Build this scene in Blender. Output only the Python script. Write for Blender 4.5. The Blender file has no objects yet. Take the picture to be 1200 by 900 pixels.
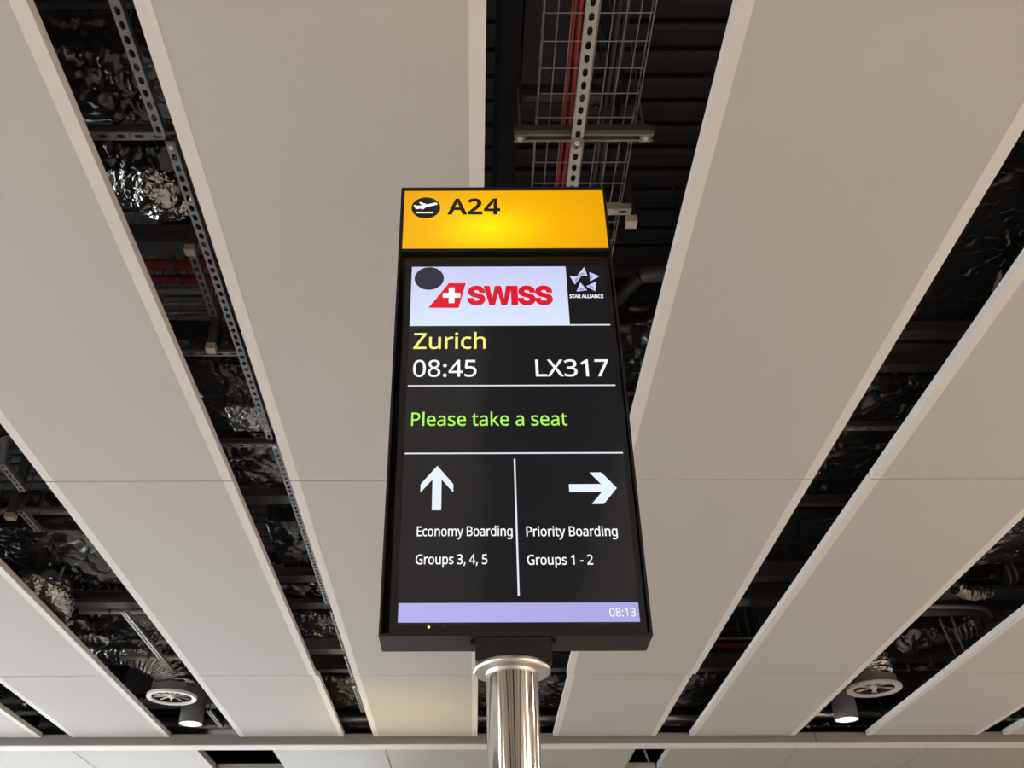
import bpy, bmesh, math, random
from mathutils import Vector, Matrix, noise
from mathutils.geometry import delaunay_2d_cdt

random.seed(7)
SC = bpy.context.scene
COL = SC.collection
PI = math.pi

# ---------------------------------------------------------------- camera
cam_data = bpy.data.cameras.new('camera')
cam_data.sensor_width = 36.0
cam_data.lens = 36.0 * 1150.6 / 1200.0
cam_data.shift_x = 47.5 / 1200.0
cam_data.clip_start = 0.05
cam = bpy.data.objects.new('camera', cam_data)
COL.objects.link(cam)
cam.matrix_world = (Matrix.Translation((0, 0, 1.6)) @ Matrix.Rotation(math.radians(90 + 33.86), 4, 'X')
                    @ Matrix.Rotation(math.radians(-0.18), 4, 'Z'))
SC.camera = cam

# ---------------------------------------------------------------- sky and exposure
world = bpy.data.worlds.new('overcast_sky')
SC.world = world
world.use_nodes = True
world.node_tree.nodes['Background'].inputs[0].default_value = (0.95, 1.0, 1.04, 1)
world.node_tree.nodes['Background'].inputs[1].default_value = 16.5
SC.view_settings.view_transform = 'Standard'
SC.view_settings.look = 'None'
SC.view_settings.gamma = 1.0
SC.view_settings.exposure = 0.0
SC.view_settings.use_curve_mapping = False


# rows of unseen warm hall downlights, plus some added at the right, over the floor behind and beside the sign (lamps in the slots between panels)
def hall_lamp(x, y, power):
    l = bpy.data.lights.new('hall_lamp', 'AREA')
    l.shape = 'DISK'
    l.size = 0.26
    l.energy = power
    l.color = (1.0, 0.83, 0.67)
    o = bpy.data.objects.new('hall_lamp', l)
    COL.objects.link(o)
    o.location = (x, y, 4.55)


for hx, hy, hp in ((-8.7, -9.5, 380), (-8.7, -5.5, 380), (-8.7, -1.5, 380), (7.9, -9.5, 380), (7.9, -5.5, 380), (7.9, -1.5, 380),
                   (11.3, -9.5, 380), (11.3, -5.5, 380), (11.3, -1.5, 380), (7.9, 4.0, 80), (11.3, 4.0, 80), (7.9, 8.5, 200), (11.3, 8.5, 200)):  # weaker last entries are added to brighten panels and soffit at far right
    hall_lamp(hx, hy, hp)

# added upward spot for the warm glow of an unseen yellow sign
wl_ = bpy.data.lights.new('warm_glow_spot', 'SPOT')
wl_.energy = 70
wl_.color = (1.0, 0.70, 0.10)
wl_.spot_size = math.radians(72)
wl_.spot_blend = 1.0
wl_.shadow_soft_size = 0.2
wlo = bpy.data.objects.new('warm_glow_spot', wl_)
COL.objects.link(wlo)
wlo.location = (-0.75, 10.9, 2.4)
wlo.rotation_euler = (PI, 0, 0)


# ---------------------------------------------------------------- materials
def mat(name, base, rough=0.5, metal=0.0, emit=None, strength=1.0, spec=0.5, bump=None, vary=0.0, vscale=4.0):
    m = bpy.data.materials.new(name)
    m.use_nodes = True
    nt = m.node_tree
    b = nt.nodes['Principled BSDF']
    b.inputs['Base Color'].default_value = (*base, 1)
    b.inputs['Roughness'].default_value = rough
    b.inputs['Metallic'].default_value = metal
    b.inputs['Specular IOR Level'].default_value = spec
    if emit:
        b.inputs['Emission Color'].default_value = (*emit, 1)
        b.inputs['Emission Strength'].default_value = strength
    if vary or bump:
        tc = nt.nodes.new('ShaderNodeTexCoord')
    if vary:
        n = nt.nodes.new('ShaderNodeTexNoise')
        n.inputs['Scale'].default_value = vscale
        n.inputs['Detail'].default_value = 5
        r = nt.nodes.new('ShaderNodeValToRGB')
        r.color_ramp.elements[0].color = (*[c * (1 - vary) for c in base], 1)
        r.color_ramp.elements[1].color = (*[min(1, c * (1 + vary)) for c in base], 1)
        nt.links.new(tc.outputs['Object'], n.inputs['Vector'])
        nt.links.new(n.outputs['Fac'], r.inputs['Fac'])
        nt.links.new(r.outputs['Color'], b.inputs['Base Color'])
    if bump:
        n2 = nt.nodes.new('ShaderNodeTexNoise')
        n2.inputs['Scale'].default_value = bump[0]
        n2.inputs['Detail'].default_value = 4
        bp = nt.nodes.new('ShaderNodeBump')
        bp.inputs['Strength'].default_value = bump[1]
        bp.inputs['Distance'].default_value = bump[2]
        nt.links.new(tc.outputs['Object'], n2.inputs['Vector'])
        nt.links.new(n2.outputs['Fac'], bp.inputs['Height'])
        nt.links.new(bp.outputs['Normal'], b.inputs['Normal'])
    return m


def screen_mat(name, col_a, col_b=None, axis='Z', strength=1.0):
    """self-luminous display area; an optional even ramp across it"""
    m = bpy.data.materials.new(name)
    m.use_nodes = True
    nt = m.node_tree
    b = nt.nodes['Principled BSDF']
    b.inputs['Base Color'].default_value = (0.01, 0.01, 0.01, 1)
    b.inputs['Roughness'].default_value = 0.35
    b.inputs['Emission Strength'].default_value = strength
    b.inputs['Emission Color'].default_value = (*col_a, 1)
    if col_b:
        tc = nt.nodes.new('ShaderNodeTexCoord')
        sp = nt.nodes.new('ShaderNodeSeparateXYZ')
        r = nt.nodes.new('ShaderNodeValToRGB')
        r.color_ramp.elements[0].color = (*col_a, 1)
        r.color_ramp.elements[1].color = (*col_b, 1)
        nt.links.new(tc.outputs['Generated'], sp.inputs[0])
        nt.links.new(sp.outputs[axis], r.inputs['Fac'])
        nt.links.new(r.outputs['Color'], b.inputs['Emission Color'])
    return m


M = {}
M['panel_white'] = mat('panel_white', (0.74, 0.71, 0.67), 0.5, vary=0.02)
M['panel_face'] = mat('panel_face', (0.53, 0.51, 0.485), 0.6, vary=0.025, vscale=1.2, bump=(420, 0.25, 0.001))
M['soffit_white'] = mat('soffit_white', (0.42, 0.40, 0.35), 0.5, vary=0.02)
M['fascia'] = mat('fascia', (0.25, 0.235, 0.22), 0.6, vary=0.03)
M['charcoal'] = mat('charcoal', (0.045, 0.043, 0.042), 0.6, vary=0.25, vscale=2.5)
M['roof_black'] = mat('roof_black', (0.012, 0.012, 0.013), 0.7)
M['black_metal'] = mat('black_metal', (0.02, 0.02, 0.021), 0.45)
M['void'] = mat('void', (0.008, 0.008, 0.009), 0.9)
M['galv'] = mat('galv', (0.20, 0.195, 0.185), 0.5, 0.35, vary=0.12, vscale=14)
M['galv_light'] = mat('galv_light', (0.38, 0.365, 0.345), 0.45, 0.3, vary=0.1, vscale=14)
M['galv_dark'] = mat('galv_dark', (0.075, 0.073, 0.07), 0.5, 0.4, vary=0.15, vscale=10)
M['wire'] = mat('wire', (0.30, 0.29, 0.275), 0.35, 0.7)
M['bolt'] = mat('bolt', (0.75, 0.74, 0.72), 0.3, 0.8)
M['beige'] = mat('beige', (0.42, 0.37, 0.28), 0.55, vary=0.04)
M['red_cable'] = mat('red_cable', (0.30, 0.012, 0.018), 0.45)
M['black_cable'] = mat('black_cable', (0.015, 0.015, 0.015), 0.45)
M['red_pipe'] = mat('red_pipe', (0.17, 0.012, 0.018), 0.4, vary=0.1)
M['grey_pipe'] = mat('grey_pipe', (0.22, 0.225, 0.23), 0.35, 0.5, vary=0.1)


def foil_mat(name, base, rough, scale, strength, metal=1.0, dist=0.02):
    """crumpled foil: ridged creases in the relief"""
    m = mat(name, base, rough, metal)
    nt = m.node_tree
    tc = nt.nodes.new('ShaderNodeTexCoord')
    prev = None
    wn = nt.nodes.new('ShaderNodeTexNoise')
    wn.inputs['Scale'].default_value = scale * 0.5
    wn.inputs['Detail'].default_value = 2
    nt.links.new(tc.outputs['Object'], wn.inputs['Vector'])
    mx = nt.nodes.new('ShaderNodeVectorMath')
    mx.operation = 'MULTIPLY_ADD'
    mx.inputs[1].default_value = (0.9 / scale,) * 3
    nt.links.new(wn.outputs['Color'], mx.inputs[0])
    nt.links.new(tc.outputs['Object'], mx.inputs[2])
    for sc_, wt_ in ((scale, 1.0), (scale * 2.3, 0.42)):
        n = nt.nodes.new('ShaderNodeTexVoronoi')
        n.feature = 'DISTANCE_TO_EDGE'
        n.inputs['Scale'].default_value = sc_
        nt.links.new(mx.outputs[0], n.inputs['Vector'])
        z = nt.nodes.new('ShaderNodeMath')
        z.operation = 'MULTIPLY'
        z.inputs[1].default_value = -2.0 * wt_
        nt.links.new(n.outputs['Distance'], z.inputs[0])
        if prev is None:
            prev = z
        else:
            q = nt.nodes.new('ShaderNodeMath')
            nt.links.new(prev.outputs[0], q.inputs[0])
            nt.links.new(z.outputs[0], q.inputs[1])
            prev = q
    bp = nt.nodes.new('ShaderNodeBump')
    bp.inputs['Strength'].default_value = strength
    bp.inputs['Distance'].default_value = dist
    nt.links.new(prev.outputs[0], bp.inputs['Height'])
    nt.links.new(bp.outputs['Normal'], nt.nodes['Principled BSDF'].inputs['Normal'])
    return m


M['foil_black'] = foil_mat('foil_black', (0.095, 0.093, 0.091), 0.18, 3.4, 0.24, metal=0.75, dist=0.03)
M['foil_dark'] = foil_mat('foil_dark', (0.19, 0.18, 0.17), 0.17, 6.0, 0.36, metal=0.85, dist=0.03)
M['foil'] = foil_mat('foil', (0.62, 0.61, 0.59), 0.14, 12.0, 0.6, dist=0.02)
M['duct_steel'] = mat('duct_steel', (0.40, 0.40, 0.40), 0.3, 1.0, bump=(12, 0.2, 0.004))
M['steel'] = mat('steel', (0.52, 0.495, 0.465), 0.1, 1.0)
M['steel_ring'] = mat('steel_ring', (0.72, 0.69, 0.67), 0.28, 1.0)
M['sign_black'] = mat('sign_black', (0.012, 0.012, 0.012), 0.5, spec=0.3)
M['bezel'] = mat('bezel', (0.012, 0.012, 0.013), 0.4, spec=0.35)
M['screen_black'] = mat('screen_black', (0.004, 0.004, 0.005), 0.12, emit=(0.0105, 0.0105, 0.0125), strength=1.0)
M['recess'] = mat('recess', (0.004, 0.004, 0.004), 0.7)
M['em_white'] = screen_mat('em_white', (0.95, 0.97, 1.0))
M['em_arrow'] = screen_mat('em_arrow', (0.80, 0.90, 1.0))
M['em_line'] = screen_mat('em_line', (0.80, 0.80, 0.86))
M['em_yellow'] = screen_mat('em_yellow', (0.93, 0.93, 0.22))
M['em_green'] = screen_mat('em_green', (0.42, 0.93, 0.10))
M['em_red'] = screen_mat('em_red', (0.72, 0.004, 0.022))
M['em_paper'] = screen_mat('em_paper', (0.72, 0.82, 1.0), (0.60, 0.62, 0.93))
M['em_bar'] = screen_mat('em_bar', (0.46, 0.45, 0.86), (0.40, 0.38, 0.78), 'X')
M['em_star'] = screen_mat('em_star', (0.62, 0.66, 0.95))
M['em_star_shade'] = screen_mat('em_star_shade', (0.28, 0.30, 0.62))
M['em_dot'] = screen_mat('em_dot', (0.020, 0.022, 0.042))
M['em_led'] = screen_mat('em_led', (0.95, 1.0, 0.25), strength=1.3)
M['led_off'] = mat('led_off', (0.10, 0.10, 0.08), 0.4)
M['print_black'] = mat('print_black', (0.012, 0.010, 0.008), 0.5)
M['print_white'] = screen_mat('print_white', (0.95, 0.93, 0.88))
M['lens'] = screen_mat('lens', (1.0, 1.0, 0.96), strength=1.6)
M['lens_side'] = mat('lens_side', (0.8, 0.8, 0.8), 0.4)
M['lamp_grey'] = mat('lamp_grey', (0.16, 0.16, 0.155), 0.5)
M['diffuser_white'] = mat('diffuser_white', (0.74, 0.72, 0.70), 0.45)
M['diffuser_grey'] = mat('diffuser_grey', (0.46, 0.44, 0.43), 0.5)
M['floor'] = mat('floor', (0.44, 0.42, 0.40), 0.55, vary=0.08, vscale=0.8)
M['wall_paint'] = mat('wall_paint', (0.55, 0.50, 0.45), 0.7, vary=0.03)
M['wall_brown'] = mat('wall_brown', (0.30, 0.19, 0.12), 0.6, vary=0.1)
M['apron'] = mat('apron', (0.38, 0.38, 0.38), 0.8, vary=0.08, vscale=0.1)
M['mullion'] = mat('mullion', (0.25, 0.26, 0.27), 0.45, 0.3)

# backlit amber header: brightest over the lamp behind it
hm = bpy.data.materials.new('amber_backlit')
hm.use_nodes = True
_n = hm.node_tree
_b = _n.nodes['Principled BSDF']
_b.inputs['Base Color'].default_value = (0.12, 0.06, 0.0, 1)
_b.inputs['Roughness'].default_value = 0.4
_tc = _n.nodes.new('ShaderNodeTexCoord')
_mp = _n.nodes.new('ShaderNodeMapping')
_mp.inputs['Location'].default_value = (-0.42 * 1.45, 0, -0.36 * 0.95)
_mp.inputs['Scale'].default_value = (1.45, 0, 0.95)
_ln = _n.nodes.new('ShaderNodeVectorMath')
_ln.operation = 'LENGTH'
_r = _n.nodes.new('ShaderNodeValToRGB')
_r.color_ramp.elements[0].position = 0.0
_r.color_ramp.elements[0].color = (1.0, 0.86, 0.0, 1)
_r.color_ramp.elements[1].position = 0.85
_r.color_ramp.elements[1].color = (0.80, 0.36, 0.0, 1)
_e = _r.color_ramp.elements.new(0.22)
_e.color = (1.0, 0.66, 0.0, 1)
_e = _r.color_ramp.elements.new(0.45)
_e.color = (0.90, 0.46, 0.0, 1)
_n.links.new(_tc.outputs['Generated'], _mp.inputs['Vector'])
_n.links.new(_mp.outputs['Vector'], _ln.inputs[0])
_n.links.new(_ln.outputs['Value'], _r.inputs['Fac'])
_n.links.new(_r.outputs['Color'], _b.inputs['Emission Color'])
_b.inputs['Emission Strength'].default_value = 1.0
M['amber'] = hm


# ---------------------------------------------------------------- mesh helpers
def wloc(o):
    v = Vector((0, 0, 0))
    while o is not None:
        v += o.location
        o = o.parent
    return v


class MB:
    def __init__(self):
        self.v = []
        self.f = []

    def add(self, vs, fs):
        n = len(self.v)
        self.v += [tuple(p) for p in vs]
        self.f += [tuple(i + n for i in f) for f in fs]
        return self

    def box(self, x0, x1, y0, y1, z0, z1):
        return self.add([(x0, y0, z0), (x1, y0, z0), (x1, y1, z0), (x0, y1, z0),
                         (x0, y0, z1), (x1, y0, z1), (x1, y1, z1), (x0, y1, z1)],
                        [(3, 2, 1, 0), (4, 5, 6, 7), (0, 1, 5, 4), (1, 2, 6, 5), (2, 3, 7, 6), (3, 0, 4, 7)])

    def tube(self, pts, r, seg=10, cap=True):
        pts = [Vector(p) for p in pts]
        rs = r if isinstance(r, (list, tuple)) else [r] * len(pts)
        rings = []
        d0 = (pts[1] - pts[0]).normalized()
        ref = Vector((0, 0, 1)) if abs(d0.z) < 0.9 else Vector((1, 0, 0))
        u = d0.cross(ref).normalized()
        for i, p in enumerate(pts):
            if i == 0:
                d = d0
            elif i == len(pts) - 1:
                d = (pts[i] - pts[i - 1]).normalized()
            else:
                d = (pts[i + 1] - pts[i - 1]).normalized()
            u = (u - d * u.dot(d)).normalized()
            w = d.cross(u)
            rings.append([p + (u * math.cos(2 * PI * k / seg) + w * math.sin(2 * PI * k / seg)) * rs[i] for k in range(seg)])
        vs = [q for ring in rings for q in ring]
        fs = []
        for i in range(len(pts) - 1):
            for k in range(seg):
                a, b = i * seg + k, i * seg + (k + 1) % seg
                fs.append((a, b, b + seg, a + seg))
        if cap:
            fs.append(tuple(reversed(range(seg))))
            fs.append(tuple(range((len(pts) - 1) * seg, len(pts) * seg)))
        return self.add(vs, fs)

    def lathe(self, cx, cy, prof, seg=48, closed=False):
        """prof: list of (radius, z)"""
        vs = []
        for (r, z) in prof:
            for k in range(seg):
                a = 2 * PI * k / seg
                vs.append((cx + r * math.cos(a), cy + r * math.sin(a), z))
        fs = []
        n = len(prof)
        for i in range(n if closed else n - 1):
            j = (i + 1) % n
            for k in range(seg):
                l = (k + 1) % seg
                fs.append((i * seg + k, i * seg + l, j * seg + l, j * seg + k))
        return self.add(vs, fs)

    def poly(self, pts2, Y, thick=0.0006):
        """flat polygon in the vertical plane at depth Y, facing -Y"""
        n = len(pts2)
        vs = [(x, Y, z) for x, z in pts2] + [(x, Y + thick, z) for x, z in pts2]
        fs = [tuple(range(n)), tuple(reversed(range(n, 2 * n)))]
        fs += [(i, i + n, (i + 1) % n + n, (i + 1) % n) for i in range(n)]
        return self.add(vs, fs)

    def build(self, name, m, parent=None, smooth=False, loc=None):
        me = bpy.data.meshes.new(name)
        if parent is not None:
            off = wloc(parent)
        elif loc is not None:
            off = Vector(loc)
        else:
            xs = [p[0] for p in self.v]
            ys = [p[1] for p in self.v]
            zs = [p[2] for p in self.v]
            off = Vector(((min(xs) + max(xs)) / 2, (min(ys) + max(ys)) / 2, min(zs)))
        me.from_pydata([(p[0] - off.x, p[1] - off.y, p[2] - off.z) for p in self.v], [], self.f)
        bm = bmesh.new()
        bm.from_mesh(me)
        bmesh.ops.recalc_face_normals(bm, faces=bm.faces)
        bm.to_mesh(me)
        bm.free()
        if smooth:
            for p in me.polygons:
                p.use_smooth = True
            try:
                me.set_sharp_from_angle(angle=math.radians(40))
            except Exception:
                pass
        me.materials.append(M[m])
        o = bpy.data.objects.new(name, me)
        COL.objects.link(o)
        if parent is not None:
            o.parent = parent
        else:
            o.location = off
        return o


def tag(o, label, cat, group=None, kind=None):
    o['label'] = label
    o['category'] = cat
    if group:
        o['group'] = group
    if kind:
        o['kind'] = kind
    return o


def empty(name, loc, label=None, cat=None, group=None, kind=None):
    o = bpy.data.objects.new(name, None)
    COL.objects.link(o)
    o.empty_display_size = 0.1
    o.location = loc
    if label:
        o['label'] = label
        o['category'] = cat
    if group:
        o['group'] = group
    if kind:
        o['kind'] = kind
    return o


def struct(o, label=None):
    o['kind'] = 'structure'
    if label:
        o['label'] = label
    return o


def share(o, parent, loc):
    """another piece with the same mesh"""
    c = o.copy()
    COL.objects.link(c)
    c.parent = parent
    c.location = loc
    return c


# ---------------------------------------------------------------- the hall's shell
H = 4.6          # underside of the ceiling panels
struct(MB().box(-12, 14, -14, 24, -0.2, 0).build('floor', 'floor'), 'pale grey hall floor')
struct(MB().box(14, 14.2, -14, 24, 0, 4.9).build('wall_right', 'wall_paint'), 'plain warm wall to the right')
struct(MB().box(-12, 14, -14.2, -14, 0, 4.9).build('wall_back', 'wall_paint'), 'plain wall behind the camera')
wfr = struct(MB().box(-12, 14, 24, 24.2, 0, 0.6).box(-12, 14, 24, 24.2, 3.3, 4.9).box(-2, 14, 24, 24.2, 0.6, 3.3).build('wall_front', 'wall_paint'), 'far wall, glazed towards the left')
for i in range(6):
    MB().box(-12 + i * 1.99, -11.9 + i * 1.99, 24.0, 24.15, 0.6, 3.3).build('mullion', 'mullion', wfr)
wlft = struct(MB().box(-12.2, -12, -14, 24, 0, 0.5).box(-12.2, -12, -14, 24, 2.9, 6.7).box(-12.2, -12, -14, -1.5, 0.5, 2.9).build('wall_left', 'mullion'), 'glazed wall to the left')
for i in range(13):
    MB().box(-12.15, -12.0, -14 + i * 3.15, -13.9 + i * 3.15, 0.5, 2.9).build('mullion', 'mullion', wlft)
struct(MB().box(-90, 60, -70, 120, -4.2, -4).build('ground', 'apron'), 'concrete apron outside')
# the roof above the ceiling void, closed all round
roof = struct(MB().box(-12, 14, -14, 24, 6.62, 6.8).build('roof', 'roof_black'), 'dark roof over the ceiling void')
struct(MB().box(14, 14.2, -14, 24, 4.9, 6.7).build('wall_right', 'roof_black'), 'dark wall of the ceiling void')
struct(MB().box(-12, 14, -14.2, -14, 4.9, 6.7).build('wall_back', 'roof_black'), 'dark end wall of the ceiling void')
struct(MB().box(-12, 14, 24, 24.2, 4.9, 6.7).build('wall_front', 'roof_black'), 'dark far end wall of the ceiling void')
# profiled roof planks, one by one
pl = MB().box(-9, 9, 2.0, 2.155, 6.44, 6.6)
pl.add([(-9, 2.03, 6.425), (9, 2.03, 6.425), (9, 2.125, 6.425), (-9, 2.125, 6.425), (-9, 2.0, 6.44), (9, 2.0, 6.44), (9, 2.155, 6.44), (-9, 2.155, 6.44)],
       [(3, 2, 1, 0), (0, 1, 5, 4), (2, 3, 7, 6)])
pl0 = pl.build('roof_plank', 'charcoal', roof)
for i in range(1, 88):
    share(pl0, roof, (0, i * 0.19, 0))

# ceiling panels: trays with a plain lip along both long sides and a perforated face
ceiling = empty('ceiling', (0, 0, H), kind='structure')
ceiling['label'] = 'suspended ceiling of long pale metal panels with open slots'


def panel(x0, x1, y0, y1):
    g = 0.0075
    y0, y1 = y0 + g, y1 - g
    lp = 0.062
    m = MB()
    m.box(x0, x0 + lp, y0, y1, H, H + 0.004)
    m.box(x1 - lp, x1, y0, y1, H, H + 0.004)
    m.box(x0, x0 + 0.004, y0, y1, H + 0.004, H + 0.05)
    m.box(x1 - 0.004, x1, y0, y1, H + 0.004, H + 0.05)
    m.box(x0 + 0.004, x1 - 0.004, y0, y0 + 0.004, H + 0.004, H + 0.05)
    m.box(x0 + 0.004, x1 - 0.004, y1 - 0.004, y1, H + 0.004, H + 0.05)
    p = m.build('ceiling_panel', 'panel_white', ceiling)
    MB().box(x0 + lp, x1 - lp, y0 + 0.0005, y1 - 0.0005, H + 0.001, H + 0.006).build('perforated_face', 'panel_face', p)
    return p


COLS = [(-6.30, -5.08, 0, 0), (-4.72, -3.565, 0, 0.0), (-2.742, -1.537, 0, 0.02), (-1.168, 0.056, 0, 0), (0.926, 2.192, 0.02, 0.02),
        (2.560, 3.802, 0, 0), (4.640, 5.957, 0, 0), (6.25, 7.5, 0, 0), (8.4, 9.65, 0, 0), (10.0, 11.25, 0, 0), (-8.5, -7.2, 0, 0), (-10.1, -8.85, 0, 0)]
ROWS = [(-10.4, -6.41), (-6.41, -2.43), (-2.43, 1.57), (1.57, 5.583), (5.583, 9.602), (9.602, 11.93)]
SHIFT = {2: (0.0, 0.025), 3: (0.0, 0.0), 4: (0.022, -0.03)}
for ci, (x0, x1, _a, _b2) in enumerate(COLS):
    for ri, (y0, y1) in enumerate(ROWS):
        a, b = SHIFT.get(ci, (0, 0)) if ri == 5 else (0, 0)
        panel(x0 + a, x1 + b, y0, y1)

# fascia beam and the lower ceiling beyond it
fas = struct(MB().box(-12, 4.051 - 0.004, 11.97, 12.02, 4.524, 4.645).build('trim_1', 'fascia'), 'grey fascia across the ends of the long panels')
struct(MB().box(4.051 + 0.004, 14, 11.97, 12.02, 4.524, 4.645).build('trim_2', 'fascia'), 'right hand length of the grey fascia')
low = empty('lower_ceiling', (0, 12, 4.522), kind='structure')
low['label'] = 'lower white ceiling beyond the grey fascia'
MB().box(-12, 14, 11.97, 12.19, 4.514, 4.524).build('edge_trim', 'panel_white', low)
XB = [-12, -8.2, -4.806, -3.303, -2.407, -1.041, 1.959, 2.369, 3.912, 5.480, 7.6, 9.6, 14]
for i in range(len(XB) - 1):
    for (y0, y1) in ((12.2, 16.0), (16.0, 20.0), (20.0, 24.0)):
        g = 0.006
        if y0 < 13 and i in (3, 6):
            y0 = 13.25
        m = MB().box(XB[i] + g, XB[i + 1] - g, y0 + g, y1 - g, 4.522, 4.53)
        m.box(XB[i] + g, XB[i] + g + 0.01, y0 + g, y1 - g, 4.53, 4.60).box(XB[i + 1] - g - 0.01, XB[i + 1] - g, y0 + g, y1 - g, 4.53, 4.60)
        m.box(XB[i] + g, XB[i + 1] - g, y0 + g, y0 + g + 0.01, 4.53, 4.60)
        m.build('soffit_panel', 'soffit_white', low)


# ---------------------------------------------------------------- services above the ceiling
def slotted(name, label, group, ax, c, s0, s1, z, m='galv', pitch=0.061, w=0.041, h=0.035, depth=0.0025, side_shade=False):
    """perforated strut channel: slotted face down, two flanks; ax 'Y' or 'X' is its length"""
    n = max(1, int(round((s1 - s0) / pitch)))
    p = (s1 - s0) / n
    b = MB()
    hw, sl, sw = w / 2, 0.019, 0.0105
    for i in range(n):
        a0 = s0 + i * p
        ac = a0 + p / 2
        outer = [(-hw, a0), (hw, a0), (hw, ac - sl * 0.4), (hw, ac + sl * 0.4), (hw, a0 + p), (-hw, a0 + p), (-hw, ac + sl * 0.4), (-hw, ac - sl * 0.4)]
        k = 0.45
        inner = [(-sw * k, ac - sl), (sw * k, ac - sl), (sw, ac - sl * k), (sw, ac + sl * k), (sw * k, ac + sl), (-sw * k, ac + sl), (-sw, ac + sl * k), (-sw, ac - sl * k)]
        vs = []
        for zz in (z, z + depth):
            vs += [(u, v, zz) for u, v in outer] + [(u, v, zz) for u, v in inner]
        fs = []
        for j in range(8):
            l = (j + 1) % 8
            fs.append((j, l, 8 + l, 8 + j))
            fs.append((16 + j, 24 + j, 24 + l, 16 + l))
            fs.append((8 + j, 8 + l, 24 + l, 24 + j))
        b.add(vs, fs)
    b.box(-hw, -hw + depth, s0, s1, z + depth, z + h)
    b.box(hw - depth, hw, s0, s1, z + depth, z + h)
    if ax == 'Y':
        b.v = [(c + u, v, zz) for u, v, zz in b.v]
    else:
        b.v = [(v, c + u, zz) for u, v, zz in b.v]
    o = b.build(name, m)
    tag(o, label, 'channel', group)
    if side_shade:
        MB().box(s0, s1, c - hw, c + hw, z + h + 0.001, z + h + 0.034).build('side_shade_bar', 'charcoal', o)  # charcoal bar added for the shaded side of the same metal
    return o


def bolt(parent, x, y, z, r=0.011, plate=0.0):
    if plate:
        MB().box(x - plate, x + plate, y - plate, y + plate, z - 0.004, z).build('washer_plate', 'galv', parent)
        z -= 0.004
    b = MB().lathe(x, y, [(0.0, z - 0.010), (r * 0.55, z - 0.010), (r * 0.55, z - 0.003), (r, z - 0.003), (r, z)], 10)
    return b.build('bolt', 'bolt', parent, smooth=True)


def hang(parent, x, y, z0, z1=6.43, r=0.004):
    return MB().tube([(x, y, z0), (x, y, z1)], r, 6).build('hanger_rod', 'galv_dark', parent)


def pipe_x(name, label, cat, x0, x1, y, z, r, m, group=None, clips=0):
    o = MB().tube([(x0, y, z), (x1, y, z)], r, 20).build(name, m, smooth=True)
    tag(o, label, cat, group)
    for i in range(clips):
        x = x0 + (x1 - x0) * (i + 0.5) / clips
        MB().lathe(0, 0, [(r + 0.001, -0.012), (r + 0.006, -0.012), (r + 0.006, 0.012), (r + 0.001, 0.012)], 20, closed=True)
        c = MB().lathe(0, 0, [(r + 0.0005, -0.012), (r + 0.005, -0.012), (r + 0.005, 0.012), (r + 0.0005, 0.012)], 20, closed=True)
        c.v = [(x + q[2], y + q[0], z + q[1]) for q in c.v]
        c.tube([(x, y, z + r), (x, y, 6.43)], 0.004, 6)
        c.build('pipe_clip', 'galv_dark', o)
    return o


def beam_x(name, label, x0, x1, y0, y1, z, h, m='black_metal', group=None, lip=0.0):
    b = MB()
    t = 0.008
    b.box(x0, x1, y0, y1, z, z + t)
    b.box(x0, x1, (y0 + y1) / 2 - t / 2, (y0 + y1) / 2 + t / 2, z + t, z + h - t)
    b.box(x0, x1, y0, y1, z + h - t, z + h)
    b.box(x0, x1, y0, y0 + t, z + t, z + t + 0.03)
    o = b.build(name, m)
    tag(o, label, 'beam', group)
    for x in (x0 + 0.15, x1 - 0.15):
        hang(o, x, (y0 + y1) / 2, z + h)
    return o


def crease(p, seed):
    q = p + Vector((seed * 17.3, seed * 5.1, seed * 9.7))
    q = q + Vector((noise.noise(q * 2.3), noise.noise(q * 2.3 + Vector((9, 0, 0))), noise.noise(q * 2.3 + Vector((0, 7, 0))))) * 0.22
    h = 0.0
    for f, a in ((3.2, 1.0), (7.5, 0.55), (17.0, 0.30)):
        h += a * (1.0 - abs(noise.noise(q * f)) * 2.2) ** 2
    return h


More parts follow.
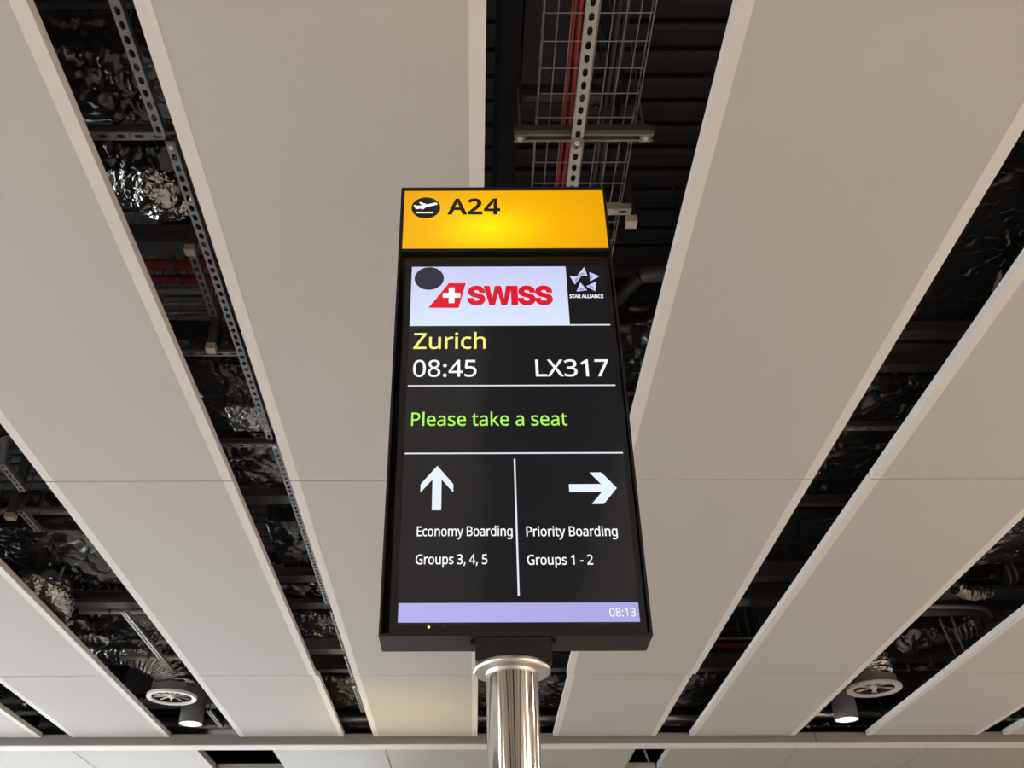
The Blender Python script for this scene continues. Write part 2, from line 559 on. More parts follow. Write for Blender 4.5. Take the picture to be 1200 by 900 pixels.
def foil_box(name, label, x0, x1, y0, y1, z0, z1, seed, m='foil_dark', amp=0.010, res=0.016, pins=3, group='foil wrapped air ducts', cat='duct', stretch=(1, 1, 1), bands=(), hangers=True):
    """rectangular duct along X wrapped in crumpled insulation foil, its skin pinched at pins"""
    rnd = random.Random(seed)
    amp *= 1.9
    per = []
    rad = 0.03
    w, h = y1 - y0, z1 - z0

    def side(a, b, nrm, L):
        n = max(2, int(L / res))
        for i in range(n):
            t = i / n
            per.append((a[0] + (b[0] - a[0]) * t, a[1] + (b[1] - a[1]) * t, nrm))
    side((y0, z1), (y0, z0), (-1, 0), h)
    side((y0, z0), (y1, z0), (0, -1), w)
    side((y1, z0), (y1, z1), (1, 0), h * 0.6)
    side((y1, z1), (y0, z1), (0, 1), w * 0.25)
    nu = max(4, int((x1 - x0) / res))
    np_ = len(per)
    pinpts = []
    nb = max(1, int((x1 - x0) / 0.42))
    for i in range(nb):
        for j in range(pins):
            pinpts.append(Vector((x0 + (x1 - x0) * (i + 0.2 + 0.6 * rnd.random()) / nb, y0 + w * (j + 0.5 + 0.3 * (rnd.random() - .5)) / pins, z0)))
        pinpts.append(Vector((x0 + (x1 - x0) * (i + 0.2 + 0.6 * rnd.random()) / nb, y0, z0 + h * 0.45)))
    vs = []
    for i in range(nu + 1):
        x = x0 + (x1 - x0) * i / nu
        for k, (y, z, nrm) in enumerate(per):
            p = Vector((x, y, z))
            hgt = 0.62 * amp * (crease(Vector((p.x * stretch[0], p.y * stretch[1], p.z * stretch[2])), seed) - 0.8)
            for q in pinpts:
                dx = p - q
                d = dx.length
                if d < 0.6:
                    th = math.atan2(dx.y + dx.z * 0.7, dx.x)
                    fold = abs(math.sin(th * 4.5 + 1.6 * noise.noise(p * 4 + q)))
                    fold2 = abs(math.sin(th * 8.5 + 3.0 * noise.noise(p * 3 + q)))
                    hgt += amp * ((2.3 * (fold ** 0.45 - 0.6) + 0.5 * (fold2 ** 0.5 - 0.6)) * math.exp(-d / 0.2) * min(1, d / 0.03) - 1.8 * math.exp(-d / 0.05))
            for bx in bands:
                if abs(x - bx) < 0.04:
                    hgt *= 0.25
            pn = Vector((0, nrm[0], nrm[1]))
            # round the corners a little
            cy = max(0, rad - min(y - y0, y1 - y)) / rad
            cz = max(0, rad - min(z - z0, z1 - z)) / rad
            rr = -0.012 * min(cy, 1) * min(cz, 1)
            vs.append(p + pn * (hgt + rr))
    fs = []
    for i in range(nu):
        for k in range(np_):
            l = (k + 1) % np_
            fs.append((i * np_ + k, i * np_ + l, (i + 1) * np_ + l, (i + 1) * np_ + k))
    fs.append(tuple(range(np_)))
    fs.append(tuple(reversed(range(nu * np_, (nu + 1) * np_))))
    o = MB().add(vs, fs).build(name, m)
    for pg in o.data.polygons:
        pg.use_smooth = len(pg.vertices) == 4
    tag(o, label, cat, group)
    for x in (x0 + 0.06, x1 - 0.06) if hangers else ():
        hang(o, x, (y0 + y1) / 2, z1 - 0.01)
    return o


def flex(name, label, pts, rs, seed, m='foil', amp=0.02, ring=0.03, seg=64, cat='duct', group='crumpled flexible ducts', parent=None, folds=1.0):
    """crumpled foil hose along a path"""
    P = [Vector(p) for p in pts]
    dense, rr = [], []
    n_per = 26
    for i in range(len(P) - 1):
        p0 = P[max(0, i - 1)]
        p1, p2 = P[i], P[i + 1]
        p3 = P[min(len(P) - 1, i + 2)]
        for k in range(n_per):
            t = k / n_per
            q = 0.5 * ((2 * p1) + (p2 - p0) * t + (2 * p0 - 5 * p1 + 4 * p2 - p3) * t * t + (3 * p1 - p0 - 3 * p2 + p3) * t ** 3)
            dense.append(q)
            rr.append(rs[i] + (rs[i + 1] - rs[i]) * t)
    dense.append(P[-1])
    rr.append(rs[-1])
    b = MB().tube(dense, rr, seg, cap=True)
    L = 0.0
    out = []
    for i, c in enumerate(dense):
        if i:
            L += (dense[i] - dense[i - 1]).length
        for k in range(seg):
            p = Vector(b.v[i * seg + k])
            d = (p - c).normalized()
            q = p * folds
            g = crease(q * 1.5, seed) - 0.8
            w = math.sin(2 * PI * L / ring + 1.5 * noise.noise(p * 6))
            out.append(p + d * (amp * g * 0.7 + amp * 0.45 * w))
    b.v = out + b.v[len(out):]
    o = b.build(name, m, parent)
    for pg in o.data.polygons:
        pg.use_smooth = len(pg.vertices) == 4
    return o if parent is not None else tag(o, label, cat, group)


def hanger_post(label, x, y, z0, z1=6.43, w=0.042, group='strut posts with beige end caps'):
    r = empty('hanger_post', (x, y, z0), label, 'post', group)
    b = MB()
    t = 0.003
    h = w / 2
    b.box(x - h, x + h, y - h, y - h + t, z0 + 0.004, z1)
    b.box(x - h, x - h + t, y - h + t, y + h, z0 + 0.004, z1)
    b.box(x + h - t, x + h, y - h + t, y + h, z0 + 0.004, z1)
    b.box(x - h + t, x - h * 0.5, y + h - t, y + h, z0 + 0.004, z1).box(x + h * 0.5, x + h - t, y + h - t, y + h, z0 + 0.004, z1)
    b.build('post', 'galv_dark', r)
    c = MB().box(x - h - 0.004, x + h + 0.004, y - h - 0.004, y + h + 0.004, z0 - 0.008, z0 + 0.03)
    c.build('end_cap', 'beige', r)
    return r


GL = 'long slotted channels over the narrow left slot'
# --- narrow slot left of the sign
segs = [(-1.284, 1.55, 2.80, 'slotted grey channel over the narrow left slot, nearest length, at the top edge'),
        (-1.255, 2.83, 5.26, 'second length of slotted grey channel over the narrow left slot, beside the red pipes'),
        (-1.238, 5.31, 8.02, 'third length of slotted grey channel over the narrow left slot, beside the wrapped black box'),
        (-1.222, 8.20, 9.25, 'short slotted channel over the narrow left slot just before the panel joint'),
        (-1.228, 9.38, 10.20, 'short slotted channel over the narrow left slot at the farthest panel joint'),
        (-1.246, 10.32, 11.35, 'farthest slotted channel over the narrow left slot near the grey fascia')]
for i, (x, a, b, lab) in enumerate(segs):
    o = slotted('slotted_channel', lab, GL, 'Y', x, a, b, 4.72)
    bolt(o, x, a + 0.03, 4.72, plate=0.018)
    for yy in ((1.7, 2.3), (3.36,), (6.65,), (8.9,), (9.85,), (10.5,))[i]:
        hang(o, x, yy, 4.755)
GX = 'slotted cross channels'
for (x0, x1, y, z, lab) in [(-2.42, -0.74, 2.835, 4.756, 'slotted cross channel between two foil ducts, nearest one in the narrow left slot'),
                            (-2.42, -0.74, 4.400, 4.756, 'slotted cross channel behind the lower beige post cap in the narrow left slot'),
                            (-2.42, -0.74, 5.400, 4.756, 'slotted cross channel before the brownish foil duct in the narrow left slot'),
                            (1.86, 3.44, 5.290, 4.80, 'slotted cross channel between dark foil ducts in the slot right of the sign')]:
    o = slotted('cross_channel', lab, GX, 'X', y, x0, x1, z, m='galv', pitch=0.075, h=0.012, side_shade=True)
    for xx in (x0 + 0.035, x1 - 0.035):
        hang(o, xx, y, z + 0.046)
o = slotted('slotted_channel', 'short slotted channel crossing the red and grey pipes, narrow left slot', GL, 'Y', -1.415, 3.73, 4.27, 4.92)
hang(o, -1.415, 3.80, 4.955)
hang(o, -1.415, 4.2, 4.955)
hanger_post('strut post with a beige end cap at the red pipes, narrow left slot', -1.380, 3.641, 4.83, z1=5.5)
hanger_post('strut post with a beige end cap below the silver duct, narrow left slot', -1.411, 4.310, 4.72)

MB_ = MB().box(-2.2, -0.9, 2.369, 2.396, 5.0, 5.06)
tag(MB_.build('dark_batten', 'black_metal'), 'dark cross bar at the top edge of the photo over the narrow left slot', 'bar')
foil_box('foil_duct', 'dark crumpled foil duct with star pleats at the top of the narrow left slot', -2.2, -0.9, 2.594, 2.949, 4.98, 5.34, 1, 'foil_black', 0.013, pins=2)
foil_box('foil_duct', 'slim foil duct just beyond the nearest cross channel, narrow left slot', -2.2, -0.9, 3.140, 3.284, 5.02, 5.16, 2, 'foil_black', 0.014, pins=1)
flex('flexible_duct', 'bright crumpled silver hose bulging over the narrow left slot', [(-1.720, 3.503, 5.220), (-1.555, 3.486, 5.160), (-1.504, 3.645, 5.200), (-1.542, 3.963, 5.320), (-1.725, 4.581, 5.700)], [0.15, 0.17, 0.15, 0.09, 0.08], 3, 'foil', 0.02, 0.05)
tag(MB().box(-2.2, -0.9, 3.699, 3.802, 4.95, 5.07).box(-2.2, -0.9, 3.661, 3.699, 5.02, 5.03).build('dark_batten', 'charcoal'), 'dark flat bar before the red pipes in the narrow left slot', 'bar')
GP = 'cross pipes over the narrow left slot'
pipe_x('red_pipe', 'thicker red pipe, nearer of the pair in the narrow left slot', 'pipe', -2.2, -1.3, 4.395, 5.40, 0.034, 'red_pipe', GP, 3)
pipe_x('red_pipe', 'thinner red pipe just beyond the thicker one in the narrow left slot', 'pipe', -2.2, -1.3, 4.527, 5.40, 0.028, 'red_pipe', GP, 3)
pipe_x('grey_pipe', 'widest grey pipe just beyond the red pair in the narrow left slot', 'pipe', -2.2, -1.3, 4.700, 5.45, 0.026, 'grey_pipe', GP, 2)
pipe_x('grey_pipe', 'slim grey pipe, first of the thin pair past the red pipes', 'pipe', -2.2, -1.3, 4.826, 5.45, 0.013, 'grey_pipe', GP, 2)
pipe_x('grey_pipe', 'slim grey pipe, second of the thin pair past the red pipes', 'pipe', -2.2, -1.3, 4.922, 5.45, 0.015, 'grey_pipe', GP, 2)
tag(MB().tube([(-2.4, 5.075, 5.5), (-1.6, 5.084, 5.47), (-1.3, 5.048, 5.5)], 0.03, 12).build('black_hose', 'black_cable', smooth=True), 'black lagged hose between the thin pipes and the silver duct', 'hose')
pipe_x('silver_duct', 'bluish silver duct ending beside the short slotted channel', 'duct', -2.6, -1.724, 5.147, 5.45, 0.05, 'grey_pipe', None, 2)
foil_box('foil_duct', 'broad black foil duct below the beige post cap in the narrow left slot', -2.2, -0.9, 4.892, 5.653, 5.02, 5.36, 5, 'foil_black', 0.010, pins=2)
foil_box('foil_duct', 'bright foil sleeve lapped over the broad black duct in the narrow left slot', -1.571, -0.9, 5.281, 5.565, 4.96, 5.02, 6, 'foil', 0.010, pins=2, stretch=(2.2, 0.6, 1), hangers=False)
foil_box('foil_duct', 'brownish foil duct with fine cross wrinkles near the first panel joint', -2.2, -0.9, 5.755, 6.318, 4.96, 5.3, 7, 'foil_dark', 0.012, pins=1, stretch=(0.5, 2.2, 1))
tag(MB().box(-2.2, -0.9, 6.363, 6.498, 4.90, 4.96).build('dark_batten', 'charcoal'), 'dark cross bar just past the first panel joint, narrow left slot', 'bar')
foil_box('wrapped_box', 'black box wrapped in glossy sheet beside the third slotted channel', -1.624, -0.9, 7.019, 7.996, 5.0, 5.35, 8, 'foil_black', 0.014, pins=1, cat='box', group='wrapped boxes')
tag(MB().box(-2.2, -0.9, 7.834, 7.983, 4.90, 4.98).build('dark_batten', 'charcoal'), 'dark cross bar below the wrapped black box, narrow left slot', 'bar')
foil_box('foil_duct', 'wrinkled foil duct between the two dark bars left of the sign foot', -2.2, -0.9, 8.245, 8.569, 4.96, 5.3, 9, 'foil_dark', 0.012, pins=1, stretch=(0.6, 1.6, 1))
beam_x('steel_beam', 'black steel beam between two wrinkled foil ducts, narrow left slot', -2.2, -0.9, 8.406, 8.552, 4.88, 0.14, 'charcoal', 'cross beams')
foil_box('foil_duct', 'pleated foil duct in the narrow left slot beside the sign foot', -2.2, -0.9, 9.065, 9.688, 5.0, 5.4, 10, 'foil_dark', 0.015, pins=1, stretch=(1.6, 0.6, 1))
beam_x('steel_beam', 'pale edged beam above the farthest panel joint, narrow left slot', -2.2, -0.9, 9.704, 9.861, 4.9, 0.12, 'galv', 'cross beams')
for k, (px, py) in enumerate([(372, 752), (383, 754), (395, 756), (380, 776), (386, 777)]):
    pass
GR = 'thin hanger rods in the narrow left slot'
for (x, y, z0, lab) in [(-1.654, 10.277, 5.15, 'thin hanger rod above the pale beam, first from the left'), (-1.563, 10.278, 5.15, 'thin hanger rod above the pale beam, middle one of three'),
                        (-1.453, 10.279, 5.15, 'thin hanger rod above the pale beam, last towards the sign'), (-1.666, 11.030, 5.15, 'thin hanger rod below the pale beam, left of a close pair'), (-1.608, 11.030, 5.15, 'thin hanger rod below the pale beam, right of a close pair')]:
    tag(MB().tube([(x, y, z0), (x, y, 6.43)], 0.011, 8).build('hanger_rod', 'galv_dark'), lab, 'rod', GR)

# --- runs that cross the left, middle and right slots near the fascia
beam_x('steel_beam', 'long dark beam across the slots just before the fascia ducts', -2.4, 3.4, 10.22, 10.34, 4.86, 0.16, 'charcoal', 'cross beams')
foil_box('foil_duct', 'long black foil duct running across the slots before the fascia', -2.35, 3.4, 10.66, 11.80, 4.90, 5.25, 11, 'foil_black', 0.016, res=0.026, pins=2)
sd_ = flex('silver_duct', 'long bright silver round duct just above the grey fascia', [(-2.4, 12.12, 4.86), (0.5, 12.12, 4.87), (3.5, 12.12, 4.86)], [0.075, 0.075, 0.075], 12, 'duct_steel', 0.004, 0.09, seg=28, group='round silver ducts')
for xx in (-2.2, -0.6, 1.85, 3.3):
    hang(sd_, xx, 12.12, 4.93)
foil_box('foil_duct', 'low dark foil duct behind the fascia and the silver round duct', -2.4, 3.5, 12.4, 13.2, 4.82, 5.05, 13, 'foil_dark', 0.016, res=0.04, pins=1)

# --- middle slot behind the sign: cable basket, strut, cables
tray = empty('cable_basket', (0.476, 2.7, 4.80), 'wire mesh cable basket hanging behind the sign', 'cable tray')
xa, xb = 0.277, 0.690
wl0 = MB().tube([(xa, 1.5, 4.80), (xa, 4.3, 4.80)], 0.0028, 6).build('wire', 'wire', tray)
for k in range(1, 9):
    share(wl0, tray, ((xb - xa) / 8 * k, 0, 0))
for zz in (0.06,):
    share(wl0, tray, (0, 0, zz))
    share(wl0, tray, (xb - xa, 0, zz))
wt = MB().tube([(xa - 0.004, 1.525, 4.865), (xa - 0.003, 1.525, 4.81), (xa + 0.008, 1.525, 4.7945), (xb - 0.008, 1.525, 4.7945), (xb + 0.003, 1.525, 4.81), (xb + 0.004, 1.525, 4.865)], 0.0026, 6).build('wire', 'wire', tray)
for k in range(1, 23):
    share(wt, tray, (0, k * 0.125, 0))
GC = 'cables lying in the mesh basket'
for k, (x, r, m, lab) in enumerate([(0.398, 0.009, 'red_cable', 'red cable in the mesh basket, left one of three'), (0.417, 0.010, 'red_cable', 'red cable in the mesh basket, middle one of three'), (0.437, 0.0085, 'red_cable', 'red cable in the mesh basket, beside the slotted strut'),
                                    (0.555, 0.011, 'black_cable', 'black cable in the mesh basket, left of the two right of the strut'), (0.585, 0.012, 'black_cable', 'black cable in the mesh basket, farther right of the strut')]):
    pts = [(x + 0.004 * math.sin(j * 1.3 + k), 1.5 + j * 0.25, 4.803 + r) for j in range(12)]
    if k == 0:
        pts = [(q[0] - 0.02 * j / 11, q[1], q[2]) for j, q in enumerate(pts)]
    tag(MB().tube(pts, r, 8).build('cable', m, smooth=True), lab, 'cable', GC)
o = slotted('slotted_strut', 'pale slotted strut running over the top of the sign', None, 'Y', 0.438, 1.5, 4.2, 4.675, m='galv_light', w=0.046, h=0.03)
bolt(o, 0.438, 2.800, 4.675, plate=0.022)
cr = empty('cross_strut', (0.467, 2.80, 4.706), 'open steel cross strut bolted at both ends above the sign', 'strut')
cx0, cx1, cy = 0.180, 0.756, 2.805
b = MB()
b.box(cx0, cx1, cy - 0.0205, cy - 0.018, 4.706, 4.73).box(cx0, cx1, cy + 0.018, cy + 0.0205, 4.706, 4.73).box(cx0, cx1, cy - 0.018, cy + 0.018, 4.727, 4.73)
b.box(cx0, cx1, cy - 0.018, cy - 0.011, 4.706, 4.7085).box(cx0, cx1, cy + 0.011, cy + 0.018, 4.706, 4.7085)
b.build('channel', 'galv', cr)
MB().box(cx0, cx1, cy - 0.0205, cy + 0.0205, 4.731, 4.766).build('side_shade_bar', 'charcoal', cr)  # dark bar stands in for shade on the strut's side
MB().box(cx0 + 0.06, cx1 - 0.06, cy - 0.011, cy + 0.011, 4.72, 4.723).build('inner_rail', 'galv_dark', cr)
for xx in (cx0 + 0.024, cx1 - 0.035):
    bolt(cr, xx, cy, 4.706, 0.012, plate=0.021)
    MB().tube([(xx, cy, 4.70), (xx, cy, 6.43)], 0.0042, 6).build('threaded_rod', 'galv', cr)
o2 = slotted('cross_channel', 'short slotted bracket peeping out right of the amber header', GX, 'X', 3.299, 0.33, 0.735, 4.76, m='galv_light', pitch=0.08)
bolt(o2, 0.725, 3.338, 4.76)
hanger_post('strut post with a beige end cap right of the amber header', 0.739, 3.344, 4.73)
tag(MB().box(0.128, 0.21, 1.5, 9.5, 5.02, 5.9).build('black_duct', 'void'), 'flat black box duct running lengthwise beside the mesh basket', 'duct')
tag(MB().box(0.245, 0.50, 1.3, 3.158, 5.45, 5.95).build('charcoal_duct', 'charcoal'), 'charcoal box duct above the left half of the mesh basket', 'duct')
o3 = beam_x('steel_beam', 'dark cross channel seen through the left of the mesh basket', 0.235, 0.62, 2.996, 3.035, 5.2, 0.08, 'galv_dark', 'cross beams')
GJ = 'small junction boxes above the mesh basket'
for (px, lab, x, y) in [(0, 'small grey junction box above the mesh basket, left of three', 0.596, 3.153), (1, 'small grey junction box above the mesh basket, middle of three', 0.657, 3.189), (2, 'small grey junction box above the mesh basket, right of three', 0.750, 3.179)]:
    j = MB().box(x - 0.035, x + 0.035, y - 0.04, y + 0.04, 5.3, 5.38).build('junction_box', 'galv_dark')
    MB().lathe(x, y, [(0.0, 5.292), (0.02, 5.292), (0.02, 5.3)], 14).build('knockout', 'charcoal', j)
    MB().tube([(x, y, 5.38), (x, y, 6.43)], 0.006, 6).build('conduit', 'galv_dark', j)
    tag(j, lab, 'box', GJ)
brc = MB().tube([(0.727, 3.084, 5.500), (0.713, 2.804, 4.800)], 0.006, 6).build('brace_rod', 'galv_dark')
tag(brc, 'thin slanting brace rod by the right end of the cross strut', 'rod')
br2 = MB().tube([(1.286, 4.548, 6.300), (1.423, 4.888, 6.300)], 0.008, 6).build('brace_rod', 'galv_dark')
tag(br2, 'thin slanting rod under the planks right of the sign top', 'rod')
el = empty('lagged_pipe', (1.0, 4.720, 5.5), 'bent grey lagged pipe beside the upper right of the screen', 'pipe')
MB().tube([(0.877, 4.990, 5.500), (0.953, 4.808, 5.500), (1.011, 4.684, 5.500), (1.046, 4.635, 5.500)], 0.045, 16).build('lagging', 'galv_dark', el, smooth=True)
MB().tube([(1.046, 4.635, 5.500), (1.071, 4.623, 5.500), (1.241, 4.612, 5.500), (1.448, 4.605, 5.500)], [0.045, 0.05, 0.05, 0.05], 16).build('wrapped_end', 'grey_pipe', el, smooth=True)
bar_ = tag(MB().box(0.5, 2.2, 4.824, 4.883, 5.8, 5.9).build('dark_batten', 'charcoal'), 'dark cross bar above the bent lagged pipe', 'bar')
for xx in (1.0, 2.0):
    hang(bar_, xx, 4.854, 5.9)
foil_box('foil_duct', 'black foil duct beside the right edge of the screen', 0.35, 1.95, 4.894, 5.838, 5.3, 5.7, 14, 'foil_black', 0.015, res=0.02, pins=2)
foil_box('foil_duct', 'dark foil duct right of the steel post below the sign', -0.3, 1.6, 11.875, 13.267, 5.3, 5.6, 15, 'foil_black', 0.02, res=0.03, pins=2)
cl = MB().box(0.838 - 0.006, 0.838 + 0.006, 10.532 - 0.01, 10.532 + 0.01, 4.82, 5.2)
cl.box(0.838 - 0.03, 0.838 + 0.035, 10.532 - 0.02, 10.532 + 0.02, 4.81, 4.82)
db_ = tag(cl.build('drop_bracket', 'galv_light'), 'small pale drop bracket just right of the post collar', 'bracket')
hang(db_, 0.838, 10.532, 5.2)

# --- slot right of the sign
GF = 'foil wrapped air ducts'
foil_box('foil_duct', 'big black foil duct with long radiating creases, slot right of the sign', 2.05, 3.2, 3.317, 4.531, 5.02, 5.4, 21, 'foil_black', 0.012, pins=3)
for (ya, yb, lab, x0, x1) in [(4.463, 4.553, 'dark cross bar right below the big creased duct, right slot', 1.9, 3.3), (4.801, 4.882, 'second dark cross bar down the slot right of the sign', 1.9, 3.3),
                              (6.597, 6.667, 'thin dark cross bar at the panel joint right of the sign', 1.9, 3.3), (7.990, 8.123, 'dark cross bar before the slotted beam, right slot', 1.9, 3.3)]:
    o = tag(MB().box(x0, x1, ya, yb, 4.95, 5.02).build('dark_batten', 'charcoal'), lab, 'bar', 'dark cross bars')
    for xx in (x0 + 0.05, x1 - 0.05):
        hang(o, xx, (ya + yb) / 2, 5.02)
tag(MB().box(1.9, 3.3, 4.682, 4.883, 5.02, 5.2).build('black_duct', 'charcoal'), 'plain dark duct between the two upper cross bars, right slot', 'duct')
foil_box('foil_duct', 'black foil duct above the slotted cross channel, right slot', 2.05, 3.2, 5.031, 5.609, 5.02, 5.35, 22, 'foil_black', 0.012, pins=2)
foil_box('foil_duct', 'black foil duct below the slotted cross channel, right slot', 2.05, 3.2, 5.698, 6.720, 5.02, 5.4, 23, 'foil_black', 0.012, pins=2)
foil_box('foil_duct', 'black foil duct just beyond the panel joint right of the sign', 2.05, 3.2, 6.925, 7.928, 5.05, 5.4, 24, 'foil_black', 0.008, pins=1)
tag(MB().box(1.8, 3.4, 8.653, 8.926, 5.16, 5.35).build('black_duct', 'charcoal'), 'plain dark duct before the slotted beam, right slot', 'duct')
sb = beam_x('steel_beam', 'grey beam with a slotted plate in the slot right of the sign', 1.8, 3.4, 8.650, 8.843, 5.0, 0.14, 'galv_dark', 'cross beams')
MB().box(2.506 - 0.05, 2.506 + 0.05, 8.620, 8.748, 4.97, 4.995).build('plate', 'galv', sb)
GR2 = 'thin hanger rods in the right slot'
for (x, y, lab) in [(2.926, 10.475, 'thin hanger rod over the far red pipe, left of the pair'), (2.975, 10.285, 'thin hanger rod over the far red pipe, right of the pair'), (2.820, 11.080, 'thin hanger rod below the far red pipe')]:
    tag(MB().tube([(x, y, 5.2), (x, y, 6.43)], 0.012, 8).build('hanger_rod', 'galv_dark'), lab, 'rod', GR2)
pipe_x('red_pipe', 'far red pipe crossing the slot right of the sign', 'pipe', 1.7, 3.6, 10.503, 5.2, 0.03, 'red_pipe', 'red pipes', 2)
pipe_x('grey_pipe', 'thin grey pipe just above the far red pipe', 'pipe', 1.7, 3.6, 10.284, 5.2, 0.018, 'grey_pipe', None, 2)

# --- wide slot at the right
foil_box('foil_duct', 'tilted dark foil duct at the right edge of the photo', 4.05, 5.75, 7.102, 8.118, 5.1, 5.45, 31, 'foil_dark', 0.016, pins=2)
foil_box('foil_duct', 'dark foil duct behind the ringed black pipe, wide right slot', 3.6, 5.75, 8.779, 9.246, 5.35, 5.7, 32, 'foil_black', 0.014, res=0.022, pins=1)
beam_x('steel_beam', 'grey beam above the bent conduit in the wide right slot', 3.5, 5.75, 8.423, 8.671, 5.0, 0.10, 'galv_dark', 'cross beams')
tag(MB().tube([(3.5, 8.613, 4.92), (4.607, 8.653, 4.920), (4.720, 8.696, 4.920), (4.842, 8.837, 4.940), (5.077, 9.243, 5.050)], 0.02, 14).build('bent_conduit', 'galv', smooth=True), 'pale conduit bent at its right end, wide right slot', 'conduit')
beam_x('steel_beam', 'dark beam below the bent conduit in the wide right slot', 3.5, 5.75, 9.006, 9.164, 5.02, 0.12, 'charcoal', 'cross beams')
rp = empty('ringed_pipe', (4.714, 8.189, 5.050), 'black pipe end with pale rings, wide right slot', 'pipe')
MB().tube([(4.708, 8.227, 5.050), (5.018, 8.157, 5.100)], 0.09, 20).build('pipe', 'black_cable', rp, smooth=True)
for s_ in (0.12, 0.3):
    A_, B_ = Vector((4.708, 8.227, 5.050)), Vector((5.018, 8.157, 5.100))
    MB().tube([A_.lerp(B_, s_), A_.lerp(B_, s_ + 0.06)], 0.096, 20).build('ring', 'galv', rp, smooth=True)
flex('flexible_duct', 'crumpled foil hose below the dark beam, wide right slot', [(4.605, 10.264, 5.150), (4.690, 10.115, 5.200), (4.998, 10.425, 5.300), (5.408, 10.333, 5.400)], [0.14, 0.17, 0.18, 0.17], 33, 'foil_dark', 0.03, 0.06)
flex('flexible_duct', 'small crumpled foil bundle by the left edge of the wide right slot', [(4.248, 8.171, 4.900), (4.458, 8.301, 4.920), (4.642, 8.382, 4.960)], [0.05, 0.07, 0.05], 34, 'foil_dark', 0.02, 0.05, seg=32)
GR3 = 'thin hanger rods in the wide right slot'
for (a_, b_, lab) in [((4.858, 9.721, 4.820), (4.660, 9.443, 5.100), 'slanting thin rod by the foil hose, left of the pair'), ((4.890, 9.591, 4.820), (4.751, 9.373, 5.100), 'slanting thin rod by the foil hose, right of the pair'), ((5.102, 10.752, 5.000), (5.240, 11.135, 5.400), 'short slanting rod near the round air diffuser, wide right slot')]:
    tag(MB().tube([a_, b_], 0.011, 8).build('hanger_rod', 'galv'), lab, 'rod', GR3)
bb_ = tag(MB().tube([(5.256, 10.265, 5.000), (5.397, 9.792, 5.200)], 0.035, 4).build('brace_bar', 'charcoal'), 'thick slanting dark brace in the wide right slot', 'bar')
hang(bb_, 5.397, 9.792, 5.200)
beam_x('steel_beam', 'dark beam above the round diffuser, wide right slot', 3.5, 5.75, 10.933, 11.144, 5.2, 0.14, 'charcoal', 'cross beams')
foil_box('foil_duct', 'black foil duct right of the round diffuser, wide right slot', 4.62, 5.9, 11.170, 11.896, 5.1, 5.4, 35, 'foil_black', 0.016, res=0.03, pins=1)
flex('silver_duct', 'silver round duct behind the hanging lamp, wide right slot', [(3.55, 12.309, 4.95), (4.6, 12.309, 4.95), (5.9, 12.309, 4.95)], [0.085, 0.085, 0.085], 36, 'duct_steel', 0.008, 0.10, seg=28, group='round silver ducts')
foil_box('foil_duct', 'low dark foil duct behind the fascia, wide right slot', 3.55, 5.9, 12.65, 13.3, 4.86, 5.1, 37, 'foil_dark', 0.016, res=0.04, pins=1)
for (x, y, lab) in [(4.929, 12.371, 'short dark rod between lamp and panel, left of two, wide right slot'), (5.000, 12.182, 'short dark rod between lamp and panel, right of two, wide right slot')]:
    tag(MB().tube([(x, y, 4.9), (x, y, 6.43)], 0.014, 8).build('hanger_rod', 'black_metal'), lab, 'rod', GR3)
# narrow slot at the far right edge
flex('silver_duct', 'silver round duct in the narrow slot at the lower right edge', [(5.95, 12.431, 4.9), (6.6, 12.431, 4.9), (7.4, 12.431, 4.9)], [0.11, 0.11, 0.11], 38, 'duct_steel', 0.01, 0.10, seg=28, group='round silver ducts')
for (px, lab, x, y) in [(0, 'dark upright rod in the narrow slot at the lower right edge, left of two', 6.689, 12.587), (1, 'dark upright rod in the narrow slot at the lower right edge, right of two', 6.710, 12.353)]:
    tag(MB().tube([(x, y - 0.15, 4.85), (x, y - 0.15, 6.43)], 0.014, 8).build('hanger_rod', 'black_metal'), lab, 'rod', GR3)

# --- wide slot at the left
GW = 'slotted channels over the wide left slot'
for (x, a, b, z, m, lab) in [(-3.229, 5.895, 6.283, 4.90, 'galv', 'slotted channel at the left edge of the photo, upper of two'), (-3.368, 6.596, 6.963, 4.90, 'galv', 'slotted channel beside the beige cap at the left edge, lower of two'),
                             (-3.120, 8.405, 10.156, 4.80, 'galv_light', 'bright slotted channel above the round diffuser, wide left slot'), (-3.064, 11.544, 12.284, 4.80, 'galv_light', 'bright slotted channel right of the hanging lamp, wide left slot')]:
    o = slotted('slotted_channel', lab, GW, 'Y', x, a, b, z, m=m, w=0.05)
    for yy in ((9.88,) if a > 8.3 and a < 9.5 else (a + 0.06, b - 0.06)):
        hang(o, x, yy, z + 0.035)
hanger_post('strut post with a beige end cap at the left edge of the photo', -3.433, 6.613, 4.85, w=0.06)
tag(MB().tube([(-3.236, 5.721, 5.100), (-3.353, 6.064, 5.020)], [0.10, 0.07], 20).build('grey_cowl', 'galv_dark', smooth=True), 'dark grey tapered cowl at the left edge of the photo', 'duct')
pipe_x('grey_pipe', 'thin grey pipe across the wide left slot by the panel joint', 'pipe', -5.2, -2.55, 6.985, 5.4, 0.022, 'grey_pipe', None, 2)
pipe_x('grey_pipe', 'wider grey pipe above the black foil duct, wide left slot', 'pipe', -5.2, -2.55, 7.196, 5.2, 0.035, 'grey_pipe', None, 3)
foil_box('foil_duct', 'big black foil duct with star pleats in the wide left slot', -4.7, -2.5, 7.280, 8.756, 5.05, 5.42, 41, 'foil_black', 0.018, res=0.02, pins=2)
